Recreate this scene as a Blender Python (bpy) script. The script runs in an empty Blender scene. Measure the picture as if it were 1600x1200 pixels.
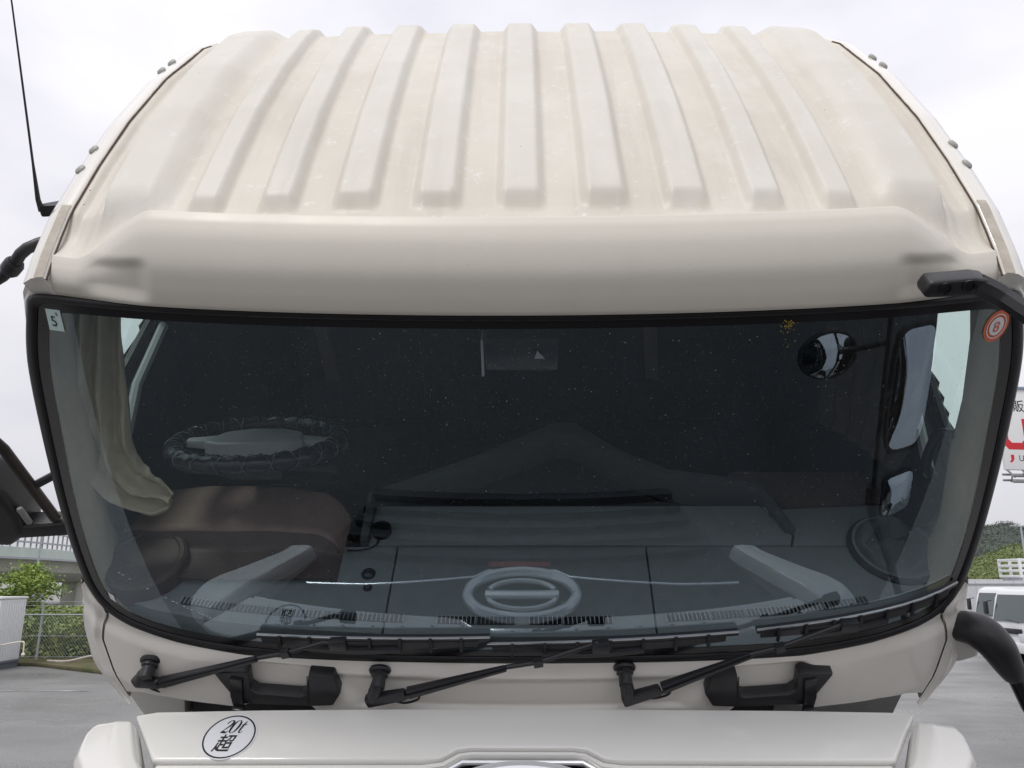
import bpy, bmesh, math, random
from mathutils import Matrix, Vector, noise
random.seed(7)
R = math.radians
sc = bpy.context.scene
COL = sc.collection

# ------------------------------------------------------------------ camera
cam_d = bpy.data.cameras.new('camera'); cam = bpy.data.objects.new('camera', cam_d); COL.objects.link(cam)
cam_d.sensor_width = 36; cam_d.lens = 36 * 1250 / 1600; cam_d.clip_start = .02; cam_d.clip_end = 3000
cam.location = (0, 0, 2.2); cam.rotation_euler = (R(90 + 13.9), 0, R(.69))
sc.camera = cam

# ------------------------------------------------------------------ sky (overcast) and sun
SUN_EL, SUN_AZ = R(57), R(214)
w = bpy.data.worlds.new('World'); sc.world = w; w.use_nodes = True
nt = w.node_tree; N = nt.nodes; LK = nt.links; N.clear()
out = N.new('ShaderNodeOutputWorld'); bg = N.new('ShaderNodeBackground'); bg.inputs[1].default_value = .1
sky = N.new('ShaderNodeTexSky'); sky.sky_type = 'NISHITA'; sky.sun_disc = False
sky.sun_elevation = SUN_EL; sky.sun_rotation = SUN_AZ
tc = N.new('ShaderNodeTexCoord'); mp = N.new('ShaderNodeMapping'); mp.inputs['Scale'].default_value = (1, 1, 2.2)
nz = N.new('ShaderNodeTexNoise'); nz.inputs['Scale'].default_value = 1.7; nz.inputs['Detail'].default_value = 5; nz.inputs['Roughness'].default_value = .5
cr = N.new('ShaderNodeValToRGB'); cr.color_ramp.elements[0].position = .36; cr.color_ramp.elements[0].color = (5.7, 5.7, 6.35, 1)
cr.color_ramp.elements[1].position = .64; cr.color_ramp.elements[1].color = (8.0, 7.85, 8.15, 1)
mx = N.new('ShaderNodeMix'); mx.data_type = 'RGBA'; mx.inputs[0].default_value = .93
LK.new(tc.outputs['Generated'], mp.inputs[0]); LK.new(mp.outputs[0], nz.inputs['Vector']); LK.new(nz.outputs[0], cr.inputs[0])
sx_ = N.new('ShaderNodeSeparateXYZ'); LK.new(tc.outputs['Generated'], sx_.inputs[0])
gr = N.new('ShaderNodeMapRange'); gr.inputs[1].default_value = 0; gr.inputs[2].default_value = 1; gr.inputs[3].default_value = .93; gr.inputs[4].default_value = 1.6; LK.new(sx_.outputs[2], gr.inputs[0])   # overcast sky: brighter towards the zenith
vm = N.new('ShaderNodeVectorMath'); vm.operation = 'SCALE'; LK.new(cr.outputs[0], vm.inputs[0]); LK.new(gr.outputs[0], vm.inputs[3])
LK.new(sky.outputs[0], mx.inputs[6]); LK.new(vm.outputs[0], mx.inputs[7]); LK.new(mx.outputs[2], bg.inputs[0]); LK.new(bg.outputs[0], out.inputs[0])
sd = bpy.data.lights.new('sun', 'SUN'); sd.energy = 1.15; sd.angle = R(18); sd.color = (1, .965, .90)
sun = bpy.data.objects.new('sun', sd); COL.objects.link(sun); sun.location = (0, 0, 30)
sdir = Vector((math.sin(SUN_AZ) * math.cos(SUN_EL), math.cos(SUN_AZ) * math.cos(SUN_EL), math.sin(SUN_EL)))
sun.rotation_euler = (-sdir).to_track_quat('-Z', 'Y').to_euler()
sc.view_settings.view_transform = 'Standard'; sc.view_settings.look = 'None'; sc.view_settings.exposure = .12; sc.view_settings.gamma = 1
sc.view_settings.use_curve_mapping = False
sc.cycles.max_bounces = 10; sc.cycles.transparent_max_bounces = 24; sc.cycles.use_denoising = True

# ------------------------------------------------------------------ materials
MATS = {}
def mat(name, col, rough=.5, spec=.5, metal=0., var=0., vscale=8., bump=0., bscale=60., col2=None, coat=0., emit=None):
    m = bpy.data.materials.new(name); m.use_nodes = True; MATS[name] = m
    nt = m.node_tree; b = nt.nodes['Principled BSDF']
    b.inputs['Base Color'].default_value = (*col, 1); b.inputs['Roughness'].default_value = rough
    b.inputs['Specular IOR Level'].default_value = spec; b.inputs['Metallic'].default_value = metal
    b.inputs['Coat Weight'].default_value = coat; b.inputs['Coat Roughness'].default_value = .08
    t = nt.nodes.new('ShaderNodeTexCoord')
    if var or col2:
        n = nt.nodes.new('ShaderNodeTexNoise'); n.inputs['Scale'].default_value = vscale; n.inputs['Detail'].default_value = 6; n.inputs['Roughness'].default_value = .62
        nt.links.new(t.outputs['Object'], n.inputs['Vector'])
        r = nt.nodes.new('ShaderNodeValToRGB'); r.color_ramp.elements[0].position = .32; r.color_ramp.elements[1].position = .7
        c2 = col2 or tuple(c * (1 - var) for c in col)
        r.color_ramp.elements[0].color = (*c2, 1); r.color_ramp.elements[1].color = (*col, 1)
        nt.links.new(n.outputs[0], r.inputs[0]); nt.links.new(r.outputs[0], b.inputs['Base Color'])
    if bump:
        n2 = nt.nodes.new('ShaderNodeTexNoise'); n2.inputs['Scale'].default_value = bscale; n2.inputs['Detail'].default_value = 3
        nt.links.new(t.outputs['Object'], n2.inputs['Vector'])
        bp = nt.nodes.new('ShaderNodeBump'); bp.inputs['Strength'].default_value = bump; bp.inputs['Distance'].default_value = .01
        nt.links.new(n2.outputs[0], bp.inputs['Height']); nt.links.new(bp.outputs[0], b.inputs['Normal'])
    return m

def roof_material():
    m = mat('weathered cream paint', (.70, .66, .585), .42, .4)
    nt = m.node_tree; b = nt.nodes['Principled BSDF']; L = nt.links
    t = nt.nodes.new('ShaderNodeTexCoord')
    def noise_n(scale, detail, rough=.6, stretch=(1, 1, 1)):
        mp = nt.nodes.new('ShaderNodeMapping'); mp.inputs['Scale'].default_value = stretch
        n = nt.nodes.new('ShaderNodeTexNoise'); n.inputs['Scale'].default_value = scale; n.inputs['Detail'].default_value = detail; n.inputs['Roughness'].default_value = rough
        L.new(t.outputs['Object'], mp.inputs[0]); L.new(mp.outputs[0], n.inputs['Vector']); return n.outputs[0]
    def ramp(src, p0, p1, c0=(0, 0, 0, 1), c1=(1, 1, 1, 1)):
        r = nt.nodes.new('ShaderNodeValToRGB'); r.color_ramp.elements[0].position = p0; r.color_ramp.elements[1].position = p1
        r.color_ramp.elements[0].color = c0; r.color_ramp.elements[1].color = c1; L.new(src, r.inputs[0]); return r.outputs[0]
    def mix(f, a, c):
        x = nt.nodes.new('ShaderNodeMix'); x.data_type = 'RGBA'
        if isinstance(f, float): x.inputs[0].default_value = f
        else: L.new(f, x.inputs[0])
        for s, v in ((6, a), (7, c)):
            if isinstance(v, tuple): x.inputs[s].default_value = v
            else: L.new(v, x.inputs[s])
        return x.outputs[2]
    c = ramp(noise_n(2.6, 7), .33, .68, (.61, .565, .485, 1), (.69, .66, .58, 1))
    c = mix(ramp(noise_n(9, 6, .7, (1, .35, 1)), .52, .72), c, (.70, .68, .62, 1))
    c = mix(ramp(noise_n(26, 8, .75), .58, .66), c, (.735, .72, .67, 1))
    # streaked grey-green grime, and tiny black specks
    c = mix(ramp(noise_n(14, 5, .6, (1, .08, .4)), .54, .78, (0, 0, 0, 1), (.5, .5, .5, 1)), c, (.46, .435, .375, 1))
    v = nt.nodes.new('ShaderNodeTexVoronoi'); v.inputs['Scale'].default_value = 26; v.inputs['Randomness'].default_value = 1
    L.new(t.outputs['Object'], v.inputs['Vector'])
    th = nt.nodes.new('ShaderNodeMath'); th.operation = 'LESS_THAN'; th.inputs[1].default_value = .055; L.new(v.outputs['Distance'], th.inputs[0])
    sep = nt.nodes.new('ShaderNodeSeparateColor'); L.new(v.outputs['Color'], sep.inputs[0])
    th2 = nt.nodes.new('ShaderNodeMath'); th2.operation = 'LESS_THAN'; th2.inputs[1].default_value = .14; L.new(sep.outputs[0], th2.inputs[0])
    ml = nt.nodes.new('ShaderNodeMath'); ml.operation = 'MULTIPLY'; L.new(th.outputs[0], ml.inputs[0]); L.new(th2.outputs[0], ml.inputs[1])
    c = mix(ml.outputs[0], c, (.16, .14, .12, 1))
    at = nt.nodes.new('ShaderNodeAttribute'); at.attribute_name = 'rib'
    mm = nt.nodes.new('ShaderNodeMath'); mm.operation = 'MULTIPLY'; mm.inputs[1].default_value = .35; L.new(at.outputs['Fac'], mm.inputs[0])
    c = mix(mm.outputs[0], c, (.705, .69, .64, 1))
    ab = nt.nodes.new('ShaderNodeAttribute'); ab.attribute_name = 'brow'
    mb = nt.nodes.new('ShaderNodeMath'); mb.operation = 'MULTIPLY'; mb.inputs[1].default_value = .8; L.new(ab.outputs['Fac'], mb.inputs[0])
    c = mix(mb.outputs[0], c, (.725, .69, .605, 1))
    mc = nt.nodes.new('ShaderNodeMath'); mc.operation = 'MULTIPLY'; mc.inputs[1].default_value = .22; b.inputs['Coat Roughness'].default_value = .3; L.new(ab.outputs['Fac'], mc.inputs[0]); L.new(mc.outputs[0], b.inputs['Coat Weight'])
    L.new(c, b.inputs['Base Color'])
    L.new(ramp(noise_n(5, 6), .3, .7, (.32, .32, .32, 1), (.55, .55, .55, 1)), b.inputs['Roughness'])
    bp = nt.nodes.new('ShaderNodeBump'); bp.inputs['Strength'].default_value = .25; bp.inputs['Distance'].default_value = .004
    L.new(noise_n(7, 5, .5), bp.inputs['Height']); L.new(bp.outputs[0], b.inputs['Normal'])
    return m
ROOF = roof_material()
CREAM = mat('cream paint', (.82, .79, .725), .24, .5, var=.05, vscale=5, coat=.8)
WHITE = mat('bonnet white paint', (.83, .82, .78), .25, .5, var=.03, vscale=4, coat=.9)
RUBBER = mat('black rubber', (.012, .012, .014), .42, .4, bump=.1)
PLAST = mat('black plastic', (.02, .02, .023), .36, .5, bump=.15, bscale=400)
GLOSSB = mat('black gloss steel', (.014, .014, .017), .22, .5)
FRIT = mat('black ceramic band', (.008, .008, .010), .2, .5)
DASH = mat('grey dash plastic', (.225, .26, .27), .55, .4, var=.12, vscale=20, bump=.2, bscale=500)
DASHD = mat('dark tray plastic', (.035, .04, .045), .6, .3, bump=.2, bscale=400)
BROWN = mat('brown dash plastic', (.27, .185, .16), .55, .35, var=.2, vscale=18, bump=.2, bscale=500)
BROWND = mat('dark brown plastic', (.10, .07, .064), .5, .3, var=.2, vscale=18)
KHAKI = mat('khaki trim', (.64, .57, .42), .75, .2, var=.15, vscale=9, bump=.15, bscale=200)
CLOTH = mat('khaki cloth', (.68, .63, .48), .9, .1, var=.18, vscale=12, bump=.4, bscale=300)
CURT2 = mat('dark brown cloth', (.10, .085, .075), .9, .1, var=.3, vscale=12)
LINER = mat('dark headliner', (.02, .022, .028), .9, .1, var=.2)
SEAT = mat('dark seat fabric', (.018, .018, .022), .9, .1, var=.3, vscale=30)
SILV = mat('satin metal', (.62, .62, .62), .3, .5, metal=.9)
CHROME = mat('chrome', (.92, .93, .95), .20, .5, metal=.5)
GREYM = mat('grey primed steel', (.30, .30, .30), .5, .4, var=.3, vscale=10)
DIRTM = mat('grimy chassis steel', (.045, .043, .042), .6, .3, var=.5, vscale=14)
TYRE = mat('tyre rubber', (.02, .02, .02), .8, .2, var=.3)
RUSTY = mat('painted tube with rust bloom', (.04, .031, .029), .4, .4, var=.5, vscale=25)
BOLTM = mat('dull bolt head', (.40, .40, .37), .45, .4)
GREYJ = mat('grey sealant', (.30, .28, .245), .8, .2)
INK = mat('black ink', (.015, .015, .015), .5)
PAPER = mat('white vinyl', (.80, .81, .84), .4)
MINT = mat('pale mint label', (.62, .78, .74), .5)
ORANGE = mat('orange label', (.72, .16, .07), .5)
RED = mat('red print', (.62, .02, .03), .5)
REDD = mat('dark red plate', (.25, .02, .02), .4)
WGREY = mat('light grey plastic', (.42, .44, .45), .35, .5)
HUBM = mat('grey wheel boss', (.42, .45, .46), .3, .5, var=.2)
CLEARP = mat('lace plastic edge', (.09, .10, .11), .12, .8)

def glass_mat(name, tint, ior, dust=0.):
    m = bpy.data.materials.new(name); m.use_nodes = True; nt = m.node_tree; n = nt.nodes; L = nt.links; n.clear()
    o = n.new('ShaderNodeOutputMaterial'); tr = n.new('ShaderNodeBsdfTransparent'); tr.inputs[0].default_value = (*tint, 1)
    gl = n.new('ShaderNodeBsdfGlossy'); gl.inputs['Roughness'].default_value = .0; gl.inputs[0].default_value = (.72, .88, 1, 1)
    fr = n.new('ShaderNodeFresnel'); geo = n.new('ShaderNodeNewGeometry')
    mr_ = n.new('ShaderNodeMapRange'); mr_.inputs[3].default_value = ior; mr_.inputs[4].default_value = 1 / ior     # same reflectance from either side of the sheet
    L.new(geo.outputs['Backfacing'], mr_.inputs[0]); L.new(mr_.outputs[0], fr.inputs[0])
    ms = n.new('ShaderNodeMixShader'); L.new(fr.outputs[0], ms.inputs[0]); L.new(tr.outputs[0], ms.inputs[1]); L.new(gl.outputs[0], ms.inputs[2])
    last = ms.outputs[0]
    if dust:
        t = n.new('ShaderNodeTexCoord'); df = n.new('ShaderNodeBsdfDiffuse'); df.inputs[0].default_value = (.42, .41, .37, 1)
        tot = None
        for scale, thr, keep in ((58, .085, .6), (140, .12, .5), (320, .16, .42)):
            v = n.new('ShaderNodeTexVoronoi'); v.inputs['Scale'].default_value = scale; L.new(t.outputs['Object'], v.inputs['Vector'])
            a = n.new('ShaderNodeMath'); a.operation = 'LESS_THAN'; a.inputs[1].default_value = thr; L.new(v.outputs['Distance'], a.inputs[0])
            s = n.new('ShaderNodeSeparateColor'); L.new(v.outputs['Color'], s.inputs[0])
            k = n.new('ShaderNodeMath'); k.operation = 'SUBTRACT'; k.inputs[0].default_value = keep; L.new(s.outputs[0], k.inputs[1]); k.use_clamp = True
            q = n.new('ShaderNodeMath'); q.operation = 'MULTIPLY'; L.new(a.outputs[0], q.inputs[0]); L.new(k.outputs[0], q.inputs[1])
            if tot is None: tot = q.outputs[0]
            else:
                ad = n.new('ShaderNodeMath'); ad.operation = 'ADD'; L.new(tot, ad.inputs[0]); L.new(q.outputs[0], ad.inputs[1]); tot = ad.outputs[0]
        nz = n.new('ShaderNodeTexNoise'); nz.inputs['Scale'].default_value = 3; nz.inputs['Detail'].default_value = 6; L.new(t.outputs['Object'], nz.inputs['Vector'])
        rp = n.new('ShaderNodeMapRange'); rp.inputs[1].default_value = .4; rp.inputs[2].default_value = .75; rp.inputs[3].default_value = .001; rp.inputs[4].default_value = .009; L.new(nz.outputs[0], rp.inputs[0])
        sc1 = n.new('ShaderNodeMath'); sc1.operation = 'MULTIPLY_ADD'; sc1.inputs[1].default_value = dust; L.new(tot, sc1.inputs[0]); L.new(rp.outputs[0], sc1.inputs[2]); sc1.use_clamp = True
        m2 = n.new('ShaderNodeMixShader'); L.new(sc1.outputs[0], m2.inputs[0]); L.new(last, m2.inputs[1]); L.new(df.outputs[0], m2.inputs[2]); last = m2.outputs[0]
    L.new(last, o.inputs[0]); return m
GLASS = glass_mat('windscreen glass', (.91, .95, .96), 2.25, 1.5)
SGLASS = glass_mat('green tinted side glass', (.72, .86, .80), 1.6)
MIRROR = mat('mirror glass', (.85, .87, .88), .02, .5, metal=1)
CARGL = mat('dark vehicle glass', (.06, .085, .085), .05, .8)

# ------------------------------------------------------------------ mesh helpers
def link(name, me, m, parent=None, M=None):
    o = bpy.data.objects.new(name, me); COL.objects.link(o)
    if m is not None:
        for x in (m if isinstance(m, (list, tuple)) else [m]): me.materials.append(x)
    if parent is not None: o.parent = parent
    if M is not None: o.matrix_local = M
    return o
def mesh(name, vs, fs, m, parent=None, M=None, smooth=True, angle=None):
    me = bpy.data.meshes.new(name); me.from_pydata([tuple(v) for v in vs], [], fs); me.validate()
    bm = bmesh.new(); bm.from_mesh(me); bmesh.ops.recalc_face_normals(bm, faces=bm.faces)
    if angle is not None:
        for e in bm.edges: e.smooth = len(e.link_faces) == 2 and e.calc_face_angle(0) < R(angle)
    bm.to_mesh(me); bm.free()
    for p in me.polygons: p.use_smooth = smooth
    return link(name, me, m, parent, M)
def from_bm(name, bm, m, parent=None, M=None, bevel=0., angle=35, seg=2):
    bmesh.ops.recalc_face_normals(bm, faces=bm.faces)
    if bevel:
        es = [e for e in bm.edges if len(e.link_faces) == 2 and e.calc_face_angle(0) > R(28)]
        bmesh.ops.bevel(bm, geom=es, offset=bevel, segments=seg, affect='EDGES', clamp_overlap=True, profile=.6)
    for e in bm.edges: e.smooth = len(e.link_faces) == 2 and e.calc_face_angle(0) < R(angle)
    for f in bm.faces: f.smooth = True
    me = bpy.data.meshes.new(name); bm.to_mesh(me); bm.free()
    return link(name, me, m, parent, M)
def add_beam(bm, p0, p1, w0, h0, w1=None, h1=None, up=(0, -1, 0)):
    p0, p1, up = Vector(p0), Vector(p1), Vector(up); w1 = w0 if w1 is None else w1; h1 = h0 if h1 is None else h1
    d = (p1 - p0).normalized(); s = d.cross(up).normalized(); u = s.cross(d).normalized()
    vs = []
    for p, ww, hh in ((p0, w0, h0), (p1, w1, h1)):
        for a, b in ((-1, -1), (1, -1), (1, 1), (-1, 1)): vs.append(bm.verts.new(p + s * a * ww / 2 + u * b * hh / 2))
    for f in ((0, 1, 2, 3), (7, 6, 5, 4), (0, 4, 5, 1), (1, 5, 6, 2), (2, 6, 7, 3), (3, 7, 4, 0)): bm.faces.new([vs[i] for i in f])
def add_box(bm, c, s, rot=None):
    vs = []
    for x in (-1, 1):
        for y in (-1, 1):
            for z in (-1, 1):
                v = Vector((x * s[0] / 2, y * s[1] / 2, z * s[2] / 2))
                if rot: v = rot @ v
                vs.append(bm.verts.new(v + Vector(c)))
    for f in ((0, 1, 3, 2), (4, 6, 7, 5), (0, 4, 5, 1), (2, 3, 7, 6), (0, 2, 6, 4), (1, 5, 7, 3)): bm.faces.new([vs[i] for i in f])
def add_tube(bm, pts, r, n=12, cap=True):
    pts = [Vector(p) for p in pts]; rs = r if isinstance(r, (list, tuple)) else [r] * len(pts)
    rings = []; prev = None
    for i, p in enumerate(pts):
        d = (pts[min(i + 1, len(pts) - 1)] - pts[max(i - 1, 0)]).normalized()
        if prev is None:
            a = Vector((0, 0, 1)) if abs(d.z) < .9 else Vector((1, 0, 0)); u = d.cross(a).normalized()
        else: u = (prev - d * prev.dot(d)).normalized()
        prev = u; v = d.cross(u)
        rings.append([bm.verts.new(p + (u * math.cos(2 * math.pi * k / n) + v * math.sin(2 * math.pi * k / n)) * rs[i]) for k in range(n)])
    for a, b in zip(rings, rings[1:]):
        for k in range(n): bm.faces.new((a[k], a[(k + 1) % n], b[(k + 1) % n], b[k]))
    if cap: bm.faces.new(rings[0]); bm.faces.new(rings[-1])
def add_prism(bm, poly, h0, h1, f=lambda a, b, h: (a, b, h)):
    lo = [bm.verts.new(f(a, b, h0)) for a, b in poly]; hi = [bm.verts.new(f(a, b, h1)) for a, b in poly]
    n = len(poly)
    for i in range(n): bm.faces.new((lo[i], lo[(i + 1) % n], hi[(i + 1) % n], hi[i]))
    bm.faces.new(lo); bm.faces.new(hi)
def add_lathe(bm, prof, c, axis, n=32):
    axis = Vector(axis).normalized(); c = Vector(c); a = Vector((0, 0, 1)) if abs(axis.z) < .9 else Vector((1, 0, 0))
    u = axis.cross(a).normalized(); v = axis.cross(u); rings = []
    for r, h in prof:
        rings.append([bm.verts.new(c + axis * h + (u * math.cos(2 * math.pi * k / n) + v * math.sin(2 * math.pi * k / n)) * max(r, 1e-4)) for k in range(n)])
    for p, q in zip(rings, rings[1:]):
        for k in range(n): bm.faces.new((p[k], p[(k + 1) % n], q[(k + 1) % n], q[k]))
    bm.faces.new(rings[0]); bm.faces.new(rings[-1])
def smooth_curve(pts, per=6, closed=False):
    P = [Vector(p) for p in pts]; n = len(P); res = []
    rng = range(n if closed else n - 1)
    for i in rng:
        a, b, c, d = (P[(i - 1) % n] if closed or i > 0 else P[0]), P[i], P[(i + 1) % n], (P[(i + 2) % n] if closed or i + 2 < n else P[-1])
        for k in range(per):
            t = k / per
            res.append(.5 * ((2 * b) + (c - a) * t + (2 * a - 5 * b + 4 * c - d) * t * t + (3 * b - a - 3 * c + d) * t ** 3))
    if not closed: res.append(P[-1])
    return res
def interp(x, xs, ys):
    if x <= xs[0]: return ys[0]
    for a, b, p, q in zip(xs, xs[1:], ys, ys[1:]):
        if x <= b: return p + (q - p) * (x - a) / (b - a)
    return ys[-1]
def sstep(a, b, x):
    t = max(0., min(1., (x - a) / (b - a))); return t * t * (3 - 2 * t)
def empty(name, loc, label, cat, group=None, rz=0):
    o = bpy.data.objects.new(name, None); COL.objects.link(o); o.location = loc; o.rotation_euler = (0, 0, rz)
    o['label'] = label; o['category'] = cat
    if group: o['group'] = group
    return o
def tag(o, label, cat=None, group=None):
    o['label'] = label
    if cat: o['category'] = cat
    if group: o['group'] = group
    return o
def text_mesh(body, size, shear=0., off=0., sx=1.):
    c = bpy.data.curves.new('t', 'FONT'); c.body = body; c.size = size; c.shear = shear; c.offset = off; c.align_x = 'CENTER'; c.align_y = 'CENTER'
    o = bpy.data.objects.new('t', c); COL.objects.link(o)
    me = bpy.data.meshes.new_from_object(o.evaluated_get(bpy.context.evaluated_depsgraph_get()))
    bpy.data.objects.remove(o); bpy.data.curves.remove(c)
    for v in me.vertices: v.co.x *= sx
    return me

# ================================================================== GROUND
def asphalt():
    m = mat('damp worn asphalt', (.11, .108, .105), .6, .5); nt = m.node_tree; b = nt.nodes['Principled BSDF']; L = nt.links
    t = nt.nodes.new('ShaderNodeTexCoord')
    def nn(s, d, st=(1, 1, 1)):
        mp = nt.nodes.new('ShaderNodeMapping'); mp.inputs['Scale'].default_value = st; mp.inputs['Rotation'].default_value = (0, 0, R(12))
        n = nt.nodes.new('ShaderNodeTexNoise'); n.inputs['Scale'].default_value = s; n.inputs['Detail'].default_value = d; n.inputs['Roughness'].default_value = .6
        L.new(t.outputs['Object'], mp.inputs[0]); L.new(mp.outputs[0], n.inputs['Vector']); return n.outputs[0]
    def rm(src, a, c, c0, c1):
        r = nt.nodes.new('ShaderNodeValToRGB'); r.color_ramp.elements[0].position = a; r.color_ramp.elements[1].position = c
        r.color_ramp.elements[0].color = (*c0, 1); r.color_ramp.elements[1].color = (*c1, 1); L.new(src, r.inputs[0]); return r.outputs[0]
    x = nt.nodes.new('ShaderNodeMix'); x.data_type = 'RGBA'; x.blend_type = 'MULTIPLY'; x.inputs[0].default_value = 1
    L.new(rm(nn(.32, 8, (.6, 1, 1)), .36, .66, (.115, .113, .11), (.23, .227, .22)), x.inputs[6])
    L.new(rm(nn(34, 6), .34, .66, (.7, .7, .7), (1.3, 1.3, 1.3)), x.inputs[7])
    L.new(x.outputs[2], b.inputs['Base Color'])
    L.new(rm(nn(.6, 8, (.7, 1, 1)), .38, .62, (.22, .22, .22), (.46, .46, .46)), b.inputs['Roughness'])
    bp = nt.nodes.new('ShaderNodeBump'); bp.inputs['Strength'].default_value = .5; bp.inputs['Distance'].default_value = .01
    L.new(nn(120, 3), bp.inputs['Height']); L.new(bp.outputs[0], b.inputs['Normal'])
    return m
ASPH = asphalt()
g = mesh('ground', [(-900, -300, 0), (900, -300, 0), (900, 1500, 0), (-900, 1500, 0)], [(0, 1, 2, 3)], ASPH, smooth=False); g['kind'] = 'structure'
DARKEN_M = mat('reflection darkening sheet', (.035, .035, .036), .3, .5, var=.4, vscale=1.5, bump=.5, bscale=120)  # unseen dark sheet on the ground, added to darken the windscreen's reflection
darken_pts = [(math.cos(a) * (5.4 + .7 * noise.noise(Vector((math.cos(a) * 1.7, math.sin(a) * 1.7, 4)))), .35 + math.sin(a) * (2.4 + .4 * noise.noise(Vector((math.cos(a) * 2, math.sin(a) * 2, 9)))), .004) for a in [2 * math.pi * k / 60 for k in range(60)]]
darken_o = mesh('reflection_darkener', darken_pts, [tuple(range(60))], DARKEN_M, smooth=False); darken_o['kind'] = 'structure'
SOIL = mat('weedy soil verge', (.16, .13, .09), .95, .1, col2=(.07, .085, .035), vscale=2.5, bump=.6, bscale=14)
bm = bmesh.new(); add_prism(bm, [(-45, 22.6), (-13.2, 22.6), (-9.9, 20.4), (-7, 18.8), (-4, 18), (-4, 40), (-45, 40)], .004, .09)
v_ = from_bm('verge', bm, SOIL, bevel=.02); v_['kind'] = 'structure'
KERB = mat('concrete', (.36, .35, .33), .85, .2, var=.35, vscale=4)
PAINTL = mat('worn white line paint', (.42, .42, .40), .7, .2, col2=(.12, .12, .115), vscale=3)
mk = mesh('road_marking', [(-16, 17.2, .005), (-9, 17.5, .005), (-9, 17.65, .005), (-16, 17.35, .005), (-9.2, 10.6, .005), (-6.6, 10.5, .005), (-6.6, 10.62, .005), (-9.2, 10.72, .005), (11, 19.4, .005), (16, 19.2, .005), (16, 19.35, .005), (11, 19.55, .005)], [(0, 1, 2, 3), (4, 5, 6, 7), (8, 9, 10, 11)], PAINTL, smooth=False); mk['kind'] = 'structure'

# ================================================================== THE TRUCK
ROOT = (0, 3.3, 0)
truck = empty('truck', ROOT, 'cream heavy truck with its cab tilted forward and front panel swung up', 'truck')
T_ROOT_INV = Matrix.Translation(-Vector(ROOT))
CAB = T_ROOT_INV @ Matrix.Translation((0, 1.70, 2.844)) @ Matrix.Rotation(R(50), 4, 'X')      # cab frame: x across, y to the rear, z up the cab
U_ = R(35)
BON = T_ROOT_INV @ Matrix(((1, 0, 0, 0), (0, math.cos(U_), -math.sin(U_), 2.30), (0, math.sin(U_), math.cos(U_), 1.871), (0, 0, 0, 1)))   # raised front panel: x across, y up the panel, z out of it
def cab(name, bm, m, parent=truck, **k): return from_bm(name, bm, m, parent, CAB if parent is truck else None, **k)
def drop(x): x = abs(x); return .065 * x * x + .014 * x ** 8
def wsy(x, z, o=0.): return .167 * z - .109 + drop(x) - o          # windscreen surface; o = distance in front of it
def pt(x, z, o=0.): return Vector((x, wsy(x, z, o), z))
NW = Vector((0, -.986, .165))

# ---- roof: forehead, lip and pressed ribs
RIBS = [(0, .036, .058), (.19, .036, .058), (.375, .034, .055), (.552, .028, .048), (.72, .026, .046)]
def roof_base(x, y):
    c = interp(y, [-.05, .0, .06, .1, .2, .35, .55, .85, 1.1, 1.28, 1.36], [.13, .143, .147, .150, .168, .195, .224, .250, .260, .262, .240])
    return c + (seam(y) - c) * (abs(x) / 1.05) ** 2.6
def seam(y): return interp(y, [-.03, .03, .15, .33, .55, .85, 1.2, 1.36], [.040, .070, .118, .160, .200, .230, .232, .210])
def rib_h(x, y):
    ax = abs(x); h = 0.
    f = max(0., min(1., (y - .088) / .048)); f = f * .8 + .2 * sstep(0, 1, f)
    for c, t, b in RIBS:
        d = abs(ax - c)
        if d < b: q = max(0., min(1., (b - d) / (b - t))); h = max(h, .0265 * (q * .8 + .2 * sstep(0, 1, q)) * f)
    # broad outer rib with a crisp outer and a soft inner shoulder
    if .79 < ax < 1.0:
        f2 = sstep(.07, .20, y)
        h = max(h, .034 * sstep(.79, .87, ax) * (1 - sstep(.960, .970, ax)) * f2)
    # drip channel at the side
    h -= .012 * sstep(.975, 1.0, ax) * (1 - sstep(1.02, 1.04, ax)) * sstep(.0, .2, y)
    return h
nx = 420; xs = [-1.05 + 2.1 * i / nx for i in range(nx + 1)]
fore = smooth_curve([(-.016, .003, 0), (-.017, .015, 0), (-.009, .05, 0), (.009, .095, 0), (.045, .138, 0), (.078, .162, 0), (.100, .1715, 0), (.107, .1735, 0)], 9)   # offset from windscreen top edge: (y, z)
base = smooth_curve([(-.003, 0, 0), (-.006, .012, 0), (-.005, .028, 0), (.002, .042, 0), (.014, .055, 0), (.026, .064, 0), (.035, .070, 0), (.042, .074, 0)], 9)
ys_roof = [-.004 + .004 * i for i in range(1, 9)] + [.036 + .0098 * i for i in range(0, 136)]
vs = []; rows = 0
def fore_w(x): return 1 - sstep(.80, 1.0, abs(x))
def recess(x, z):     # pressed flat for the mirror bracket foot
    ax = abs(x); return .014 * sstep(.79, .84, ax) * (1 - sstep(.93, .99, ax)) * (1 - sstep(.078 - (ax - .82) * .12, .108 - (ax - .82) * .12, z)) * sstep(.004, .04, z)
for k in range(len(fore)):
    for x in xs:
        wgt = fore_w(x); a, b_ = fore[k], base[k]
        y = wsy(x, 0) + (a.x * wgt + b_.x * (1 - wgt)); z = a.y * wgt + b_.y * (1 - wgt)
        vs.append((x, y + recess(x, z), z))
    rows += 1
lipy = [vs[(rows - 1) * (nx + 1) + i][1] for i in range(nx + 1)]; lipz = [vs[(rows - 1) * (nx + 1) + i][2] for i in range(nx + 1)]
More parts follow.
